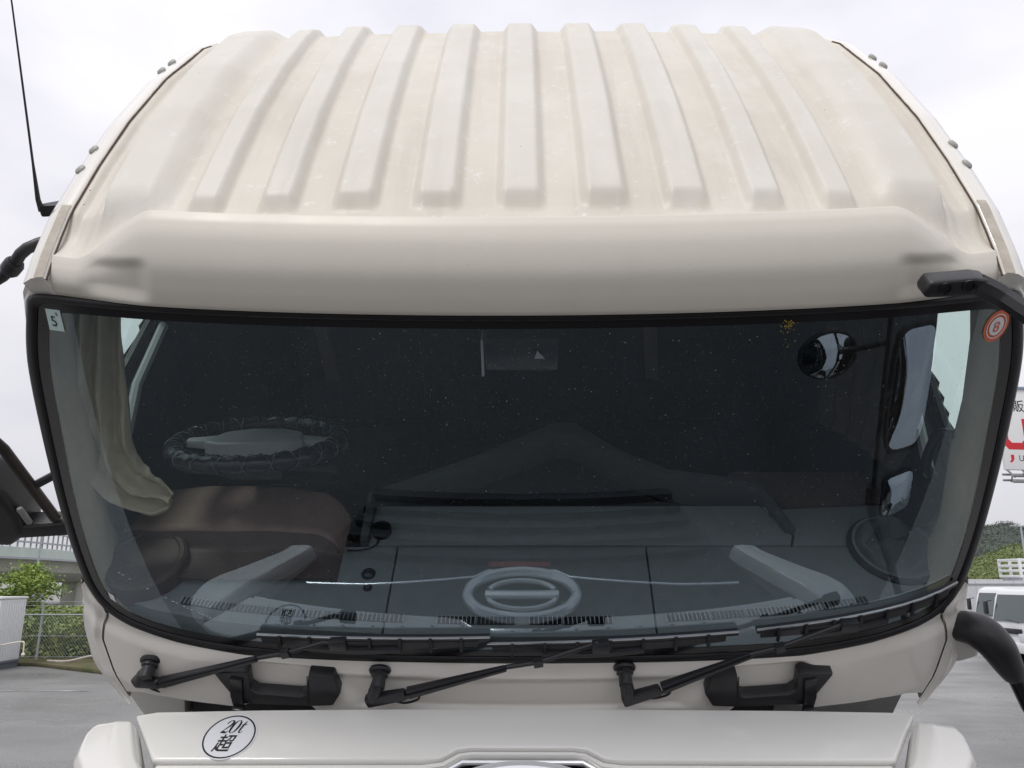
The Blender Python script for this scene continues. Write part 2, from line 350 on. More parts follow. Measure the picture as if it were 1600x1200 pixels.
for y in ys_roof:
    for i, x in enumerate(xs):
        yy = lipy[i] + (y + .004) * (1.3 - lipy[i]) / 1.3 + .002
        t = min(1., (yy - lipy[i]) / (.012 + .13 * (1 - fore_w(x)))); t = t * fore_w(x) + sstep(0, 1, t) * (1 - fore_w(x))
        z = lipz[i] * (1 - t) + roof_base(x, yy) * t + rib_h(x, yy)
        dents = noise.noise(Vector((x * 6, yy * 3, 1.7))) * .0022 + noise.noise(Vector((x * 19, yy * 9, 5))) * .0008
        vs.append((x, yy, z + dents * sstep(0, .1, y)))
    rows += 1
for i, x in enumerate(xs): vs.append((x, 1.375, roof_base(x, 1.36) - .05))
rows += 1
for i, x in enumerate(xs): vs.append((x, 1.38, -.3))
rows += 1
W_ = nx + 1
fs = [(r * W_ + i, r * W_ + i + 1, (r + 1) * W_ + i + 1, (r + 1) * W_ + i) for r in range(rows - 1) for i in range(nx)]
roof = mesh('roof', vs, fs, ROOF, truck, CAB, angle=58)
lr_ = len(fore) - 1          # the brow ends in a crisp pressed crease
for e in roof.data.edges:
    a_, b_2 = e.vertices
    if a_ // W_ == lr_ and b_2 // W_ == lr_ and abs(roof.data.vertices[a_].co.x) < .9: e.use_edge_sharp = True
br_ = roof.data.attributes.new('brow', 'FLOAT', 'POINT')     # the brow is smooth clean paint
for k in range(len(fore) * (nx + 1)): br_.data[k].value = 1.
at_ = roof.data.attributes.new('rib', 'FLOAT', 'POINT')      # rib crowns are washed cleaner than the valleys
for v in roof.data.vertices: at_.data[v.index].value = max(0., min(1., rib_h(v.co.x, v.co.y) / .0225)) if v.co.y > .1 else 0.

# ---- cab sides: rounded cant rail above the door, pillars round the side window, door below
def side_x(z): return interp(z, [-1.9, -1.0, -.75, -.6, -.4, -.2, 0, .05], [1.262, 1.268, 1.268, 1.258, 1.238, 1.203, 1.148, 1.13])
WIN = [(.20, -.10), (1.0, -.06), (1.06, -.16), (1.06, -.46), (.95, -.475), (.66, -.487), (.38, -.53), (.08, -.67), (.06, -.60), (.10, -.38), (.16, -.2)]
def in_poly(p, poly):
    x, y = p; c = False
    for (a, b), (d, e) in zip(poly, poly[1:] + poly[:1]):
        if (b > y) != (e > y) and x < (d - a) * (y - b) / (e - b) + a: c = not c
    return c
def edge_y(z):    # rear edge of the windscreen gasket along the side
    xo = interp(z, [-1.24, -1.09, -.9, -.75, -.6, -.4, -.2, 0], [1.26, 1.29, 1.262, 1.265, 1.255, 1.233, 1.2, 1.135])
    return wsy(xo, z) + .004
for s, nm in ((-1, 'driver'), (1, 'passenger')):
    vs, fs = [], []
    yl = [-.03 + .02 * i for i in range(70)]
    prof = [(1.049, -.012), (1.0505, .004), (1.056, .008), (1.082, .006), (1.104, -.006), (1.122, -.035), (1.134, -.075), (1.139, -.13), (1.142, -.19)]
    for y in yl:
        zz = seam(y); ynow = y
        for k, (x, dz) in enumerate(prof):
            z = zz + dz
            if z < .0: x = max(x, side_x(z) - .006); 
            yy = max(y, edge_y(z)) if z < .03 else y
            lim = .018 if y < .12 else 0
            vs.append((s * (x + (.0 if k < 3 else 0)), yy, z))
    n = len(prof)
    for r in range(len(yl) - 1):
        for k in range(n - 1): fs.append((r * n + k, r * n + k + 1, (r + 1) * n + k + 1, (r + 1) * n + k))
    rail = mesh('roof_side_rail', vs, fs, CREAM, truck, CAB, angle=60)
    ra_ = [Vector(vs[k]) for k in range(n)]; co_ = [(1.03, .0), (1.045, -.001), (1.06, -.002), (1.08, -.004), (1.10, -.008), (1.12, -.015), (1.134, -.028), (1.143, -.048), (1.152, -.07)]
    v2 = []
    for k in range(n):
        e = Vector((s * co_[k][0], wsy(co_[k][0], co_[k][1]) - .003, co_[k][1]))
        for t in (0, .35, .7, 1): q = ra_[k].lerp(e, t); q.y -= .004 * math.sin(t * math.pi); v2.append(q)
    mesh('corner_infill', v2, [(4 * k + i, 4 * k + i + 1, 4 * k + 5 + i, 4 * k + 4 + i) for k in range(n - 1) for i in range(3)], CREAM, rail)
    # dark caulk line along the joint
    bm = bmesh.new(); add_tube(bm, [(s * 1.0485, y, seam(y) + .0025 + .0015 * noise.noise(Vector((y * 30, s, 0)))) for y in [-.03 + .015 * i for i in range(88)]], .0022, 6)
    cab('roof_joint', bm, mat('brown joint grime' + nm, (.10, .065, .045), .9), rail)
    bm = bmesh.new()
    cs = [(s * 1.053, -.030 + .02 * i) for i in range(11)]
    vs = [(s * 1.054, y, seam(y) + .0092) for _, y in cs] + [(s * 1.076, y, seam(y) + .0085) for _, y in cs]
    mesh('joint_tape', vs, [(i, i + 1, 11 + i + 1, 11 + i) for i in range(10)], mat('brownish tape' + nm, (.60, .55, .47), .7, .2, var=.25, vscale=30), rail)
    bl = [(.31, .0), (.40, .0), (.92, .0), (1.01, .0)]
    for y, _ in bl:
        bm = bmesh.new(); add_lathe(bm, [(.014, -.006), (.0145, .0), (.011, .0035), (.004, .005)], (s * 1.092, y + .01, seam(y) + .006), (s * .45, -.2, .87), 14)
        cab('bolt', bm, BOLTM, rail)
    # side sheet with the window cut out
    vs, fs, idx = [], [], {}
    NY, NZ = 64, 80
    zs = [-.02 - 1.85 * j / NZ for j in range(NZ + 1)]
    for j, z in enumerate(zs):
        y0 = edge_y(max(z, -1.23)) if z > -1.24 else .05
        for i in range(NY + 1):
            t = i / NY; vs.append((s * (side_x(z) - (.012 * (1 - sstep(0, .12, t)))), y0 + (1.38 - y0) * t, z))
    for j in range(NZ):
        for i in range(NY):
            q = [j * (NY + 1) + i, j * (NY + 1) + i + 1, (j + 1) * (NY + 1) + i + 1, (j + 1) * (NY + 1) + i]
            cy = sum(vs[k][1] for k in q) / 4; cz = sum(vs[k][2] for k in q) / 4
            if not in_poly((cy, cz), WIN): fs.append(q)
    side = mesh('cab_side', vs, fs, CREAM, truck, CAB)
    vs = [(s * (side_x(z) - .012), y, z) for y, z in WIN]
    mesh('side_window', vs, [tuple(range(len(WIN)))], SGLASS, side, smooth=False)
    # light door-frame edges round the window
    bm = bmesh.new(); add_tube(bm, [(s * (side_x(z) - .02), y, z) for y, z in WIN + WIN[:1]], .014, 6, cap=False)
    cab('window_seal', bm, RUBBER, side)
# rear wall and floor of the cab
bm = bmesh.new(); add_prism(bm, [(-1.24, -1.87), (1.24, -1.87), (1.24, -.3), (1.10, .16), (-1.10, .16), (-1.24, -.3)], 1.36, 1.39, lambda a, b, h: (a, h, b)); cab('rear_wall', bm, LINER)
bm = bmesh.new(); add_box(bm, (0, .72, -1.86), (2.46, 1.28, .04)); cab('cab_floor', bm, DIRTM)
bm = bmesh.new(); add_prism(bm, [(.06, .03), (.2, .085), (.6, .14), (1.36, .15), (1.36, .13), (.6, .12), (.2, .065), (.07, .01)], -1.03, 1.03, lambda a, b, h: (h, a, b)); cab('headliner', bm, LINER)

# ---- windscreen: rubber surround, black ceramic band, glass
OUT = [(0, 0), (.3, 0), (.6, 0), (.85, 0), (1.0, -.001), (1.085, -.004), (1.128, -.018), (1.148, -.055), (1.2, -.2), (1.233, -.4), (1.255, -.6), (1.263, -.75), (1.256, -.87), (1.233, -.935), (1.185, -.972), (1.1, -.990), (.95, -1.004), (.75, -1.012), (.5, -1.007), (.25, -1.002), (0, -1.0)]
INN = [(0, -.036), (.3, -.036), (.6, -.037), (.85, -.038), (.98, -.040), (1.045, -.045), (1.078, -.055), (1.095, -.085), (1.132, -.21), (1.158, -.39), (1.182, -.57), (1.192, -.72), (1.186, -.845), (1.165, -.905), (1.12, -.936), (1.05, -.950), (.93, -.960), (.75, -.968), (.5, -.964), (.25, -.960), (0, -.958)]
def full(h): return smooth_curve([(x, z, 0) for x, z in h] + [(-x, z, 0) for x, z in h[-2:0:-1]], 6, True)
fo, fi = full(OUT), full(INN); n = len(fo)
vs, fs = [], []
sec = [(0, .0), (.04, .007), (.16, .010), (.34, .009), (.44, .006), (.50, .003)]
for a, b in zip(fo, fi):
    for t, h in sec:
        x = a.x + (b.x - a.x) * t; z = a.y + (b.y - a.y) * t; vs.append((x, wsy(x, z, h), z))
m_ = len(sec)
for i in range(n):
    for k in range(m_ - 1): fs.append((i * m_ + k, i * m_ + k + 1, ((i + 1) % n) * m_ + k + 1, ((i + 1) % n) * m_ + k))
wscreen_seal = mesh('windscreen_seal', vs, fs, RUBBER, truck, CAB, angle=60)
vs, fs = [], []
for a, b in zip(fo, fi):
    for t, h in ((.47, .0015), (1.0, .0015)):
        x = a.x + (b.x - a.x) * t; z = a.y + (b.y - a.y) * t; vs.append((x, wsy(x, z, h), z))
for i in range(n): fs.append((i * 2, i * 2 + 1, ((i + 1) % n) * 2 + 1, ((i + 1) % n) * 2))
mesh('ceramic_band', vs, fs, FRIT, wscreen_seal)
vs, fs = [(0, wsy(0, -.5), -.5)], []
NR = 26
for r in range(1, NR + 1):
    for a, b in zip(fo, fi):
        ex, ez = a.x + (b.x - a.x) * .5, a.y + (b.y - a.y) * .5
        x = ex * r / NR; z = -.5 + (ez + .5) * r / NR; vs.append((x, wsy(x, z), z))
for i in range(n): fs.append((0, 1 + i, 1 + (i + 1) % n))
for r in range(NR - 1):
    for i in range(n): fs.append((1 + r * n + i, 1 + r * n + (i + 1) % n, 1 + (r + 1) * n + (i + 1) % n, 1 + (r + 1) * n + i))
glass = mesh('windscreen', vs, fs, GLASS, truck, CAB)

# stickers on the glass
def on_glass(me, name, m, cx, cz, rot=0., parent=glass, off=.002):
    for v in me.vertices:
        x, y = v.co.x, v.co.y; x, y = x * math.cos(rot) - y * math.sin(rot), x * math.sin(rot) + y * math.cos(rot)
        v.co = pt(cx + x, cz + y, off)
    return link(name, me, m, parent)
def poly_me(name, pts):
    me = bpy.data.meshes.new(name); me.from_pydata([(a, b, 0) for a, b in pts], [], [tuple(range(len(pts)))]); return me
def disc_pts(rx, ry, n=40): return [(rx * math.cos(2 * math.pi * k / n), ry * math.sin(2 * math.pi * k / n)) for k in range(n)]
def ring_me(name, r0, r1, ry=1., n=48):
    vs = [(r * math.cos(2 * math.pi * k / n), ry * r * math.sin(2 * math.pi * k / n), 0) for r in (r0, r1) for k in range(n)]
    me = bpy.data.meshes.new(name); me.from_pydata(vs, [], [(k, (k + 1) % n, n + (k + 1) % n, n + k) for k in range(n)]); return me
on_glass(poly_me('s', [(-.022, -.028), (.02, -.025), (.022, .027), (-.018, .025)]), 'month_sticker', MINT, -1.072, -.066)
on_glass(text_mesh('5', .036), 'sticker_digit', INK, -1.074, -.070, .0, off=.003)
on_glass(text_mesh('8', .012), 'sticker_digit', INK, -1.062, -.050, .2, off=.003)
on_glass(poly_me('s', disc_pts(.033, .038)), 'month_sticker', ORANGE, 1.086, -.092)
on_glass(poly_me('s', disc_pts(.019, .022)), 'sticker_centre', PAPER, 1.086, -.092, off=.003)
on_glass(ring_me('s', .024, .0262, 1.15), 'sticker_ring', PAPER, 1.086, -.092, off=.003)
on_glass(text_mesh('8', .036), 'sticker_digit', ORANGE, 1.086, -.094, off=.004)
on_glass(poly_me('s', [(-.008, -.011), (.01, -.016), (.008, .008), (-.012, .011)]), 'glass_tag', PAPER, -1.150, -.905)
# pollen smear high on the glass
bm = bmesh.new()
for k in range(40):
    a = random.gauss(0, .009); b = random.gauss(-.012, .02) if k > 34 else random.gauss(0, .006); r = random.uniform(.0006, .0019)
    c = pt(.585 + a, -.040 + b, .0025); vv = [bm.verts.new(c + Vector((r * math.cos(t), 0, r * 1.4 * math.sin(t)))) for t in (0, 1.2, 2.5, 3.8, 5.0)]; bm.faces.new(vv)
pl = cab('pollen_smear', bm, mat('yellow pollen', (.45, .33, .07), .9), glass); pl['kind'] = 'stuff'
# hairline scratch on the lower corner
bm = bmesh.new()
for k in range(26):
    t = k / 26
    if random.random() < .25: continue
    a = pt(-1.10 + .26 * t, -.80 - .10 * t, .0025); add_beam(bm, a, a + Vector((.006, 0, -.002)), .0012, .0006)
cab('scratch', bm, PAPER, glass)['kind'] = 'stuff'

# ---- front panel below the glass
def flare(z): return .034 * max(0., min(1., (-1.0 - z) / .17))
def low_top(x): return interp(abs(x), [0, .25, .5, .75, .95, 1.1, 1.185], [-.999, -1.001, -1.006, -1.011, -1.003, -.989, -.971])
def low_y(x, z):
    ax = abs(x); b = .006 + .010 * sstep(-1.0, -1.04, z) + flare(z)
    scoop = (1 - sstep(.40 + .13 * sstep(-1.16, -1.02, z), .46 + .13 * sstep(-1.16, -1.02, z), ax))
    y = wsy(x, z) - b + .018 * scoop * sstep(-1.03, -1.07, z) - .016 * sstep(-1.128, -1.14, z) * scoop
    hol = sstep(.56, .60, ax) * (1 - sstep(.75, .80, ax)) * sstep(-1.02, -1.04, z)
    return y + .022 * hol
vs, fs = [], []; NX, NZ = 220, 44
def low_bot(x): return interp(abs(x), [0, .4, .6, .85, 1.0, 1.1, 1.17], [-1.135, -1.147, -1.161, -1.165, -1.172, -1.188, -1.215])
def seam_x(z): return interp(z, [-1.24, -1.15, -1.07, -1.02, -.985, -.9], [1.155, 1.195, 1.218, 1.205, 1.187, 1.17])
for j in range(NZ + 1):
    for i in range(NX + 1):
        x0 = -1 + 2 * i / NX; tz = j / NZ; top = low_top(x0 * 1.17); z = top + (low_bot(x0 * 1.17) - top) * tz
        x = x0 * (seam_x(z) - .004); vs.append((x, low_y(x, z), z))
for i in range(NX + 1): x0 = -1 + 2 * i / NX; z = low_bot(x0 * 1.17); vs.append((x0 * (seam_x(z) - .004), low_y(x0 * 1.17, z) + .06, z - .004))
fs = [(j * (NX + 1) + i, j * (NX + 1) + i + 1, (j + 1) * (NX + 1) + i + 1, (j + 1) * (NX + 1) + i) for j in range(NZ + 1) for i in range(NX)]
front = mesh('front_panel', vs, fs, CREAM, truck, CAB, angle=45)
# corner panels wrapping to the sides
for s in (-1, 1):
    vs, fs = [], []; NU = 24; NZ = 36
    for j in range(NZ + 1):
        z = -.905 - (.345) * j / NZ
        xa = interp(z, [-1.25, -1.24, -1.15, -1.07, -1.02, -.985, -.96, -.93, -.905], [1.150, 1.155, 1.199, 1.222, 1.209, 1.191, 1.20, 1.235, 1.250]); xb = interp(z, [-1.25, -1.235, -1.195, -1.09, -.98, -.9], [1.165, 1.225, 1.285, 1.305, 1.288, 1.266])
        for i in range(NU + 1):
            t = i / NU
            if t < .72:
                x = xa + (xb - xa) * t / .72; y = wsy(x, z) - .006 - .010 * sstep(-1.0, -1.04, z) - flare(z); last = (x, y)
                y -= .012 * math.exp(-((t - .25) / .14) ** 2)
            else:
                q = (t - .72) / .28; x = last[0] + .006 * math.sin(q * math.pi) - .03 * q * q; y = last[1] + .35 * q
            vs.append((s * x, y, z))
    fs = [(j * (NU + 1) + i, j * (NU + 1) + i + 1, (j + 1) * (NU + 1) + i + 1, (j + 1) * (NU + 1) + i) for j in range(NZ) for i in range(NU)]
    cp = mesh('corner_panel', vs, fs, CREAM, truck, CAB, angle=60)
    bm = bmesh.new(); add_tube(bm, [(s * (seam_x(z) + .0), wsy(seam_x(z), z) - .010 - flare(z), z) for z in (-.975, -1.0, -1.03, -1.07, -1.11, -1.15, -1.19, -1.235)], .0024, 6); cab('panel_joint', bm, GREYJ, cp)

# ---- grab handles
HP = [(.85, -1.043), (.76, -1.028), (.748, -1.034), (.748, -1.082), (.730, -1.093), (.605, -1.091), (.590, -1.082), (.580, -1.020), (.51, -1.021), (.495, -1.074), (.518, -1.112), (.585, -1.120), (.79, -1.132)]
for s in (-1, 1):
    bm = bmesh.new(); add_prism(bm, [(s * a, b) for a, b in HP], .008, .046, lambda a, b, h: pt(a, b, h + flare(b) * .7)); h_ = cab('grab_handle', bm, PLAST, bevel=.007)
    bm = bmesh.new(); add_prism(bm, [(s * a, b) for a, b in ((.581, -1.022), (.584, -1.022), (.589, -1.112), (.586, -1.112))], .0455, .0475, lambda a, b, h: pt(a, b, h + flare(b) * .7)); cab('handle_joint', bm, INK, h_)
    bm = bmesh.new()
    add_prism(bm, [(s * a, b) for a, b in ((.765, -1.045), (.80, -1.043), (.806, -1.10), (.795, -1.20), (.774, -1.20), (.770, -1.10))], .044, .056, lambda a, b, h: pt(a, b, h + flare(b) * .7))
    add_prism(bm, [(s * a, b) for a, b in ((.768, -1.13), (.803, -1.13), (.803, -1.15), (.768, -1.15))], .054, .068, lambda a, b, h: pt(a, b, h + flare(b) * .7))
    cab('latch_strap', bm, GLOSSB, h_, bevel=.004)

# ---- wipers
def wiper(hub, root, elbow, arm, joint, rod, clip, b0, b1):
    hub, root, elbow, arm, joint, rod, clip, b0, b1 = map(Vector, (hub, root, elbow, arm, joint, rod, clip, b0, b1))
    bm = bmesh.new(); ax = (root + NW * .02 - hub).normalized()
    sx = hub.x; foot = Vector((sx, low_y(sx, hub.z), hub.z))
    add_lathe(bm, [(.029, 0), (.031, .006), (.028, .012), (.022, .013), (.023, .022), (.018, .026), (.018, .055)], foot + NW * -.004, NW + Vector((0, 0, -.35)), 28)
    add_tube(bm, [foot + NW * .03 + Vector((0, 0, -.01)), hub + (root - hub) * .55 + NW * .01, root + NW * .012], [.017, .019, .017], 18)
    wp = cab('wiper', bm, PLAST)
    bm = bmesh.new(); add_beam(bm, root + (root - elbow).normalized() * .018 + NW * .012, elbow + NW * .014, .033, .028, .029, .024, NW); cab('arm_head', bm, PLAST, wp, bevel=.008)
    bm = bmesh.new(); add_beam(bm, elbow + NW * .012 + (elbow - root).normalized() * .003, arm + NW * .004, .030, .022, .017, .012, NW); cab('arm', bm, PLAST, wp, bevel=.005)
    bm = bmesh.new(); add_beam(bm, elbow + NW * .027, arm + NW * .013, .010, .004, .006, .003, NW); cab('arm_rib', bm, PLAST, wp)
    bm = bmesh.new(); add_tube(bm, [arm + (elbow - arm) * .05, joint + NW * .002, rod, clip], .0065, 8); add_beam(bm, joint - (joint - arm).normalized() * .012 + NW * .003, joint + (joint - arm).normalized() * .012 + NW * .003, .02, .018, up=NW); cab('arm_rod', bm, PLAST, wp)
    bm = bmesh.new(); add_beam(bm, clip + Vector((-.028, 0, .004)), clip + Vector((.018, 0, .006)), .030, .024, .034, .024, NW); cab('blade_clip', bm, PLAST, wp, bevel=.005)
    d = (b1 - b0)
    bl = bmesh.new(); seg = 10; up = NW.cross(d).normalized()
    if up.z < 0: up = -up
    def bp(t, uz, o): # blade follows the glass
        p = b0 + d * t; return Vector((p.x, wsy(p.x, p.z + uz, o), p.z + uz))
    def strip(z0, z1, o0, o1, t0=0., t1=1., ta=0.):
        rows = []
        for k in range(seg + 1):
            t = t0 + (t1 - t0) * k / seg; e = 1 - ta * abs(2 * k / seg - 1) ** 2
            rows.append([bl.verts.new(bp(t, z0 * e, o0)), bl.verts.new(bp(t, z1 * e, o0)), bl.verts.new(bp(t, z1 * e, o1)), bl.verts.new(bp(t, z0 * e, o1))])
        for a, b in zip(rows, rows[1:]):
            for k in range(4): bl.faces.new((a[k], a[(k + 1) % 4], b[(k + 1) % 4], b[k]))
        bl.faces.new(rows[0]); bl.faces.new(rows[-1])
    strip(-.004, .004, .004, .022)
    strip(-.028, -.004, .016, .024, .02, .95, .35)
    strip(-.036, -.022, .022, .034, .22, .62, .2)
    blade = cab('blade', bl, PLAST, wp)
    bl = bmesh.new(); strip(.004, .0075, .016, .021); cab('blade_spline', bl, SILV, blade)
    for k in range(7):
        bl = bmesh.new(); t = .1 + .13 * k; add_beam(bl, bp(t, -.03, .03), bp(t, .008, .024), .008, .006, up=NW); cab('blade_claw', bl, PLAST, blade)
    bm = bmesh.new()   # washer hose loop
    p0 = elbow + NW * .0 + Vector((-.035, 0, -.012)); p1 = elbow + Vector((.03, 0, -.012))
    add_tube(bm, smooth_curve([p0, p0 + Vector((-.012, .0, -.028)), (p0 + p1) / 2 + Vector((-.012, 0, -.05)), p1 + Vector((-.004, 0, -.032)), p1], 5), .0035, 6); cab('washer_hose', bm, PLAST, wp)
    return wp
wiper((-1.05, -.245, -1.068), (-1.087, -.243, -1.126), (-1.015, -.261, -1.105), (-.712, -.287, -.967), (-.629, -.29, -.94), (-.52, -.291, -.895), (-.478, -.295, -.901), (-.715, -.251, -.926), (-.085, -.28, -.899))
wiper((-.387, -.32, -1.022), (-.406, -.329, -1.08), (-.311, -.328, -1.051), (-.042, -.319, -.96), (.042, -.316, -.942), (.199, -.303, -.878), (.209, -.306, -.896), (-.093, -.283, -.921), (.574, -.259, -.902))
wiper((.277, -.323, -1.012), (.286, -.332, -1.068), (.37, -.323, -1.035), (.603, -.292, -.942), (.679, -.283, -.923), (.836, -.255, -.868), (.864, -.253, -.877), (.623, -.255, -.900), (1.20, -.107, -.868))

# ---- cab underside seen in the gap behind the front panel
bm = bmesh.new(); add_box(bm, (0, -.06, -1.42), (2.2, .05, .52)); bh = cab('bulkhead', bm, DIRTM)
bm = bmesh.new(); add_box(bm, (.0, -.13, -1.23), (1.5, .06, .035)); cab('cross_bar', bm, GLOSSB, bh, bevel=.006)
for x in (-.93, -.72, -.60, .62, .72): 
    bm = bmesh.new(); add_lathe(bm, [(.03, 0), (.036, .01), (.03, .03), (.012, .034)], (x, -.09, -1.27), (0, -1, .2), 18); cab('fitting', bm, GLOSSB, bh)
bm = bmesh.new(); add_prism(bm, [(.80, -1.17), (1.10, -1.18), (1.186, -1.22), (1.186, -1.50), (.80, -1.50)], -.13, -.10, lambda a, b, h: (a, h, b)); cab('inner_splash_sheet', bm, GREYM, bh, bevel=.004)
bm = bmesh.new(); add_prism(bm, [(.93, -1.20), (.99, -1.19), (.97, -1.28), (.94, -1.36), (.90, -1.36)], -.15, -.129, lambda a, b, h: (a, h, b)); cab('inner_bracket', bm, DIRTM, bh, bevel=.006)
bm = bmesh.new(); add_prism(bm, [(-1.03, -1.19), (-1.10, -1.20), (-1.215, -1.22), (-1.235, -1.32), (-1.21, -1.52), (-1.10, -1.56), (-1.05, -1.35)], -.15, -.08, lambda a, b, h: (a, h, b)); cab('inner_corner_sheet', bm, CREAM, bh, bevel=.015)
bm = bmesh.new(); add_tube(bm, smooth_curve([(-.9, -.12, -1.33), (-.6, -.15, -1.25), (-.2, -.13, -1.28), (.3, -.14, -1.24), (.7, -.12, -1.3)], 6), .014, 8); cab('hose', bm, TYRE, bh)

# ---- mirrors: passenger side (image right), hanging ahead of the glass
bm = bmesh.new()
add_prism(bm, [(.838, .046), (.832, .062), (.84, .083), (.93, .092), (.958, .088), (.965, .06), (.95, .050)], -.135, -.088, lambda a, b, h: (a, h, b))
mr = cab('mirror_bracket', bm, PLAST, bevel=.012, seg=3)
for x, z in ((.872, .070), (.918, .076)):
    bm = bmesh.new(); add_lathe(bm, [(.0135, .0), (.0135, .003), (.010, .0035), (.010, -.006), (.005, -.006), (.005, -.001), (.0, -.001)], (x, -.1355, z), (0, -1, .1), 20); cab('socket_bolt', bm, GLOSSB, mr)
A0 = [(.945, -.115, .070), (.985, -.135, .055), (1.015, -.18, .045), (1.10, -.35, .02), (1.17, -.49, -.01), (1.195, -.53, -.06)]
bm = bmesh.new(); add_tube(bm, smooth_curve(A0, 5), [.024] * 6 + [.022] * (len(smooth_curve(A0, 5)) - 6), 8); cab('upper_arm', bm, PLAST, mr)
bm = bmesh.new(); add_tube(bm, [(1.19, -.53, -.05), (1.235, -.55, -.74), (1.245, -.555, -.82)], .011, 14); pole = cab('mirror_pole', bm, PLAST, mr)
bm = bmesh.new(); add_tube(bm, smooth_curve([(1.245, -.555, -.80), (1.27, -.56, -.86), (1.40, -.55, -1.05), (1.60, -.44, -1.42)], 5), .020, 12); cab('lower_arm', bm, GLOSSB, mr)
bm = bmesh.new(); add_lathe(bm, [(.03, -.03), (.032, 0), (.03, .03)], (1.237, -.55, -.76), (0, 0, 1), 18); cab('pole_clamp', bm, PLAST, mr)
# boot where the lower arm meets the corner panel
bm = bmesh.new()
bp_ = smooth_curve([(1.243, -.085, -1.10), (1.268, -.118, -1.055), (1.298, -.152, -1.030), (1.338, -.185, -1.052), (1.375, -.208, -1.100), (1.404, -.222, -1.140)], 5)
add_tube(bm, bp_, [interp(k / (len(bp_) - 1), [0, .2, .45, .65, .85, 1], [.030, .044, .051, .047, .038, .030]) for k in range(len(bp_))], 18); cab('arm_boot', bm, PLAST, mr, bevel=.0)
bm = bmesh.new(); add_tube(bm, [(1.392, -.217, -1.122), (1.466, -.25, -1.242), (1.54, -.32, -1.34), (1.60, -.43, -1.42)], .022, 16); cab('lower_tube', bm, GLOSSB, mr)
MOUNT = [(1.20, -1.05), (1.27, -1.08), (1.342, -1.125), (1.352, -1.17), (1.31, -1.195), (1.22, -1.215), (1.19, -1.24)]
bm = bmesh.new(); add_prism(bm, MOUNT, -.14, .10, lambda a, b, h: (a, h, b)); cab('mirror_mount', bm, CREAM, mr, bevel=.02, seg=3)
# main mirror and round under mirror, both facing back to the cab
def housing(name, c, w_, h_, d_, tilt, m, round_=False):
    c = Vector(c); bm = bmesh.new(); nrm = Vector((math.sin(tilt), math.cos(tilt), .0)).normalized(); rx = Vector((nrm.y, -nrm.x, 0)); uz = Vector((0, 0, 1))
    pts = disc_pts(w_ / 2, h_ / 2, 36) if round_ else [(math.copysign(abs(math.cos(t)) ** .45, math.cos(t)) * w_ / 2, math.copysign(abs(math.sin(t)) ** .45, math.sin(t)) * h_ / 2) for t in [2 * math.pi * k / 44 for k in range(44)]]
    rings = []
    for q, dd in ((1, 0), (1.03, -.012), (.96, -d_ * .55), (.62, -d_ * .95), (.2, -d_)): rings.append([bm.verts.new(c + rx * a * q + uz * b * q + nrm * dd) for a, b in pts])
    k_ = len(pts)
    for a, b in zip(rings, rings[1:]):
        for k in range(k_): bm.faces.new((a[k], a[(k + 1) % k_], b[(k + 1) % k_], b[k]))
    bm.faces.new(rings[-1]); bm.faces.new(rings[0]); hs = cab(name, bm, m, mr)
    bm = bmesh.new(); rr = []
    for q, dd in ((.93, .001), (.6, .012), (.3, .017), (.02, .019)): rr.append([bm.verts.new(c + rx * a * q + uz * b * q + nrm * dd) for a, b in pts])
    for a, b in zip(rr, rr[1:]):
        for k in range(k_): bm.faces.new((a[k], a[(k + 1) % k_], b[(k + 1) % k_], b[k]))
    bm.faces.new(rr[-1])
    cab(name.replace('housing', 'glass'), bm, MIRROR, mr); return hs
housing('mirror_housing', (1.35, -.52, -.42), .20, .42, .09, R(-14), PLAST)
housing('under_mirror_housing', (1.078, -.715, -.317), .23, .155, .06, R(-4), PLAST, True)
housing('lower_mirror_housing', (1.36, -.52, -.78), .17, .15, .06, R(-10), PLAST)
bm = bmesh.new(); add_tube(bm, [(1.20, -.54, -.25), (1.14, -.66, -.29), (1.09, -.74, -.317)], .010, 10); cab('mirror_stay', bm, PLAST, mr)
bm = bmesh.new(); add_tube(bm, [(1.22, -.545, -.42), (1.30, -.56, -.42)], .012, 10); cab('mirror_stay', bm, PLAST, mr)

# ---- mirrors: driver side (image left), mounted on the door
ml_ = None
bm = bmesh.new(); add_tube(bm, smooth_curve([(-1.12, .25, .02), (-1.20, .17, .02), (-1.275, .15, -.045), (-1.50, .15, -.16), (-1.62, .14, -.26)], 4), .0145, 12); ml_ = cab('mirror_frame', bm, PLAST)
bm = bmesh.new(); add_lathe(bm, [(.019, -.02), (.023, -.012), (.023, .012), (.019, .02)], (-1.245, .155, -.022), (-1, 0, -.9), 14); cab('frame_collar', bm, PLAST, ml_)
bm = bmesh.new(); add_tube(bm, [(-1.62, .14, -.30), (-1.488, .15, -.604), (-1.435, .15, -.885)], .016, 14); cab('frame_tube', bm, RUSTY, ml_)
bm = bmesh.new(); add_tube(bm, [(-1.456, .155, -.752), (-1.38, .17, -.716), (-1.26, .2, -.66)], .013, 10); cab('frame_stay', bm, PLAST, ml_)
bm = bmesh.new(); add_beam(bm, (-1.58, .16, -.925), (-1.40, .17, -.925), .075, .055, .06, .06, (0, 0, 1)); add_beam(bm, (-1.42, .165, -.925), (-1.25, .24, -.97), .06, .06, .10, .11, (0, 0, 1)); cab('frame_foot', bm, PLAST, ml_, bevel=.016, seg=3)
bm = bmesh.new(); add_prism(bm, [(-1.83, -.60), (-1.60, -.685), (-1.545, -.745), (-1.520, -.85), (-1.535, -.94), (-1.60, -.985), (-1.83, -.98)], .12, .25, lambda a, b, h: (a, h, b)); cab('mirror_housing', bm, PLAST, ml_, bevel=.03, seg=4)
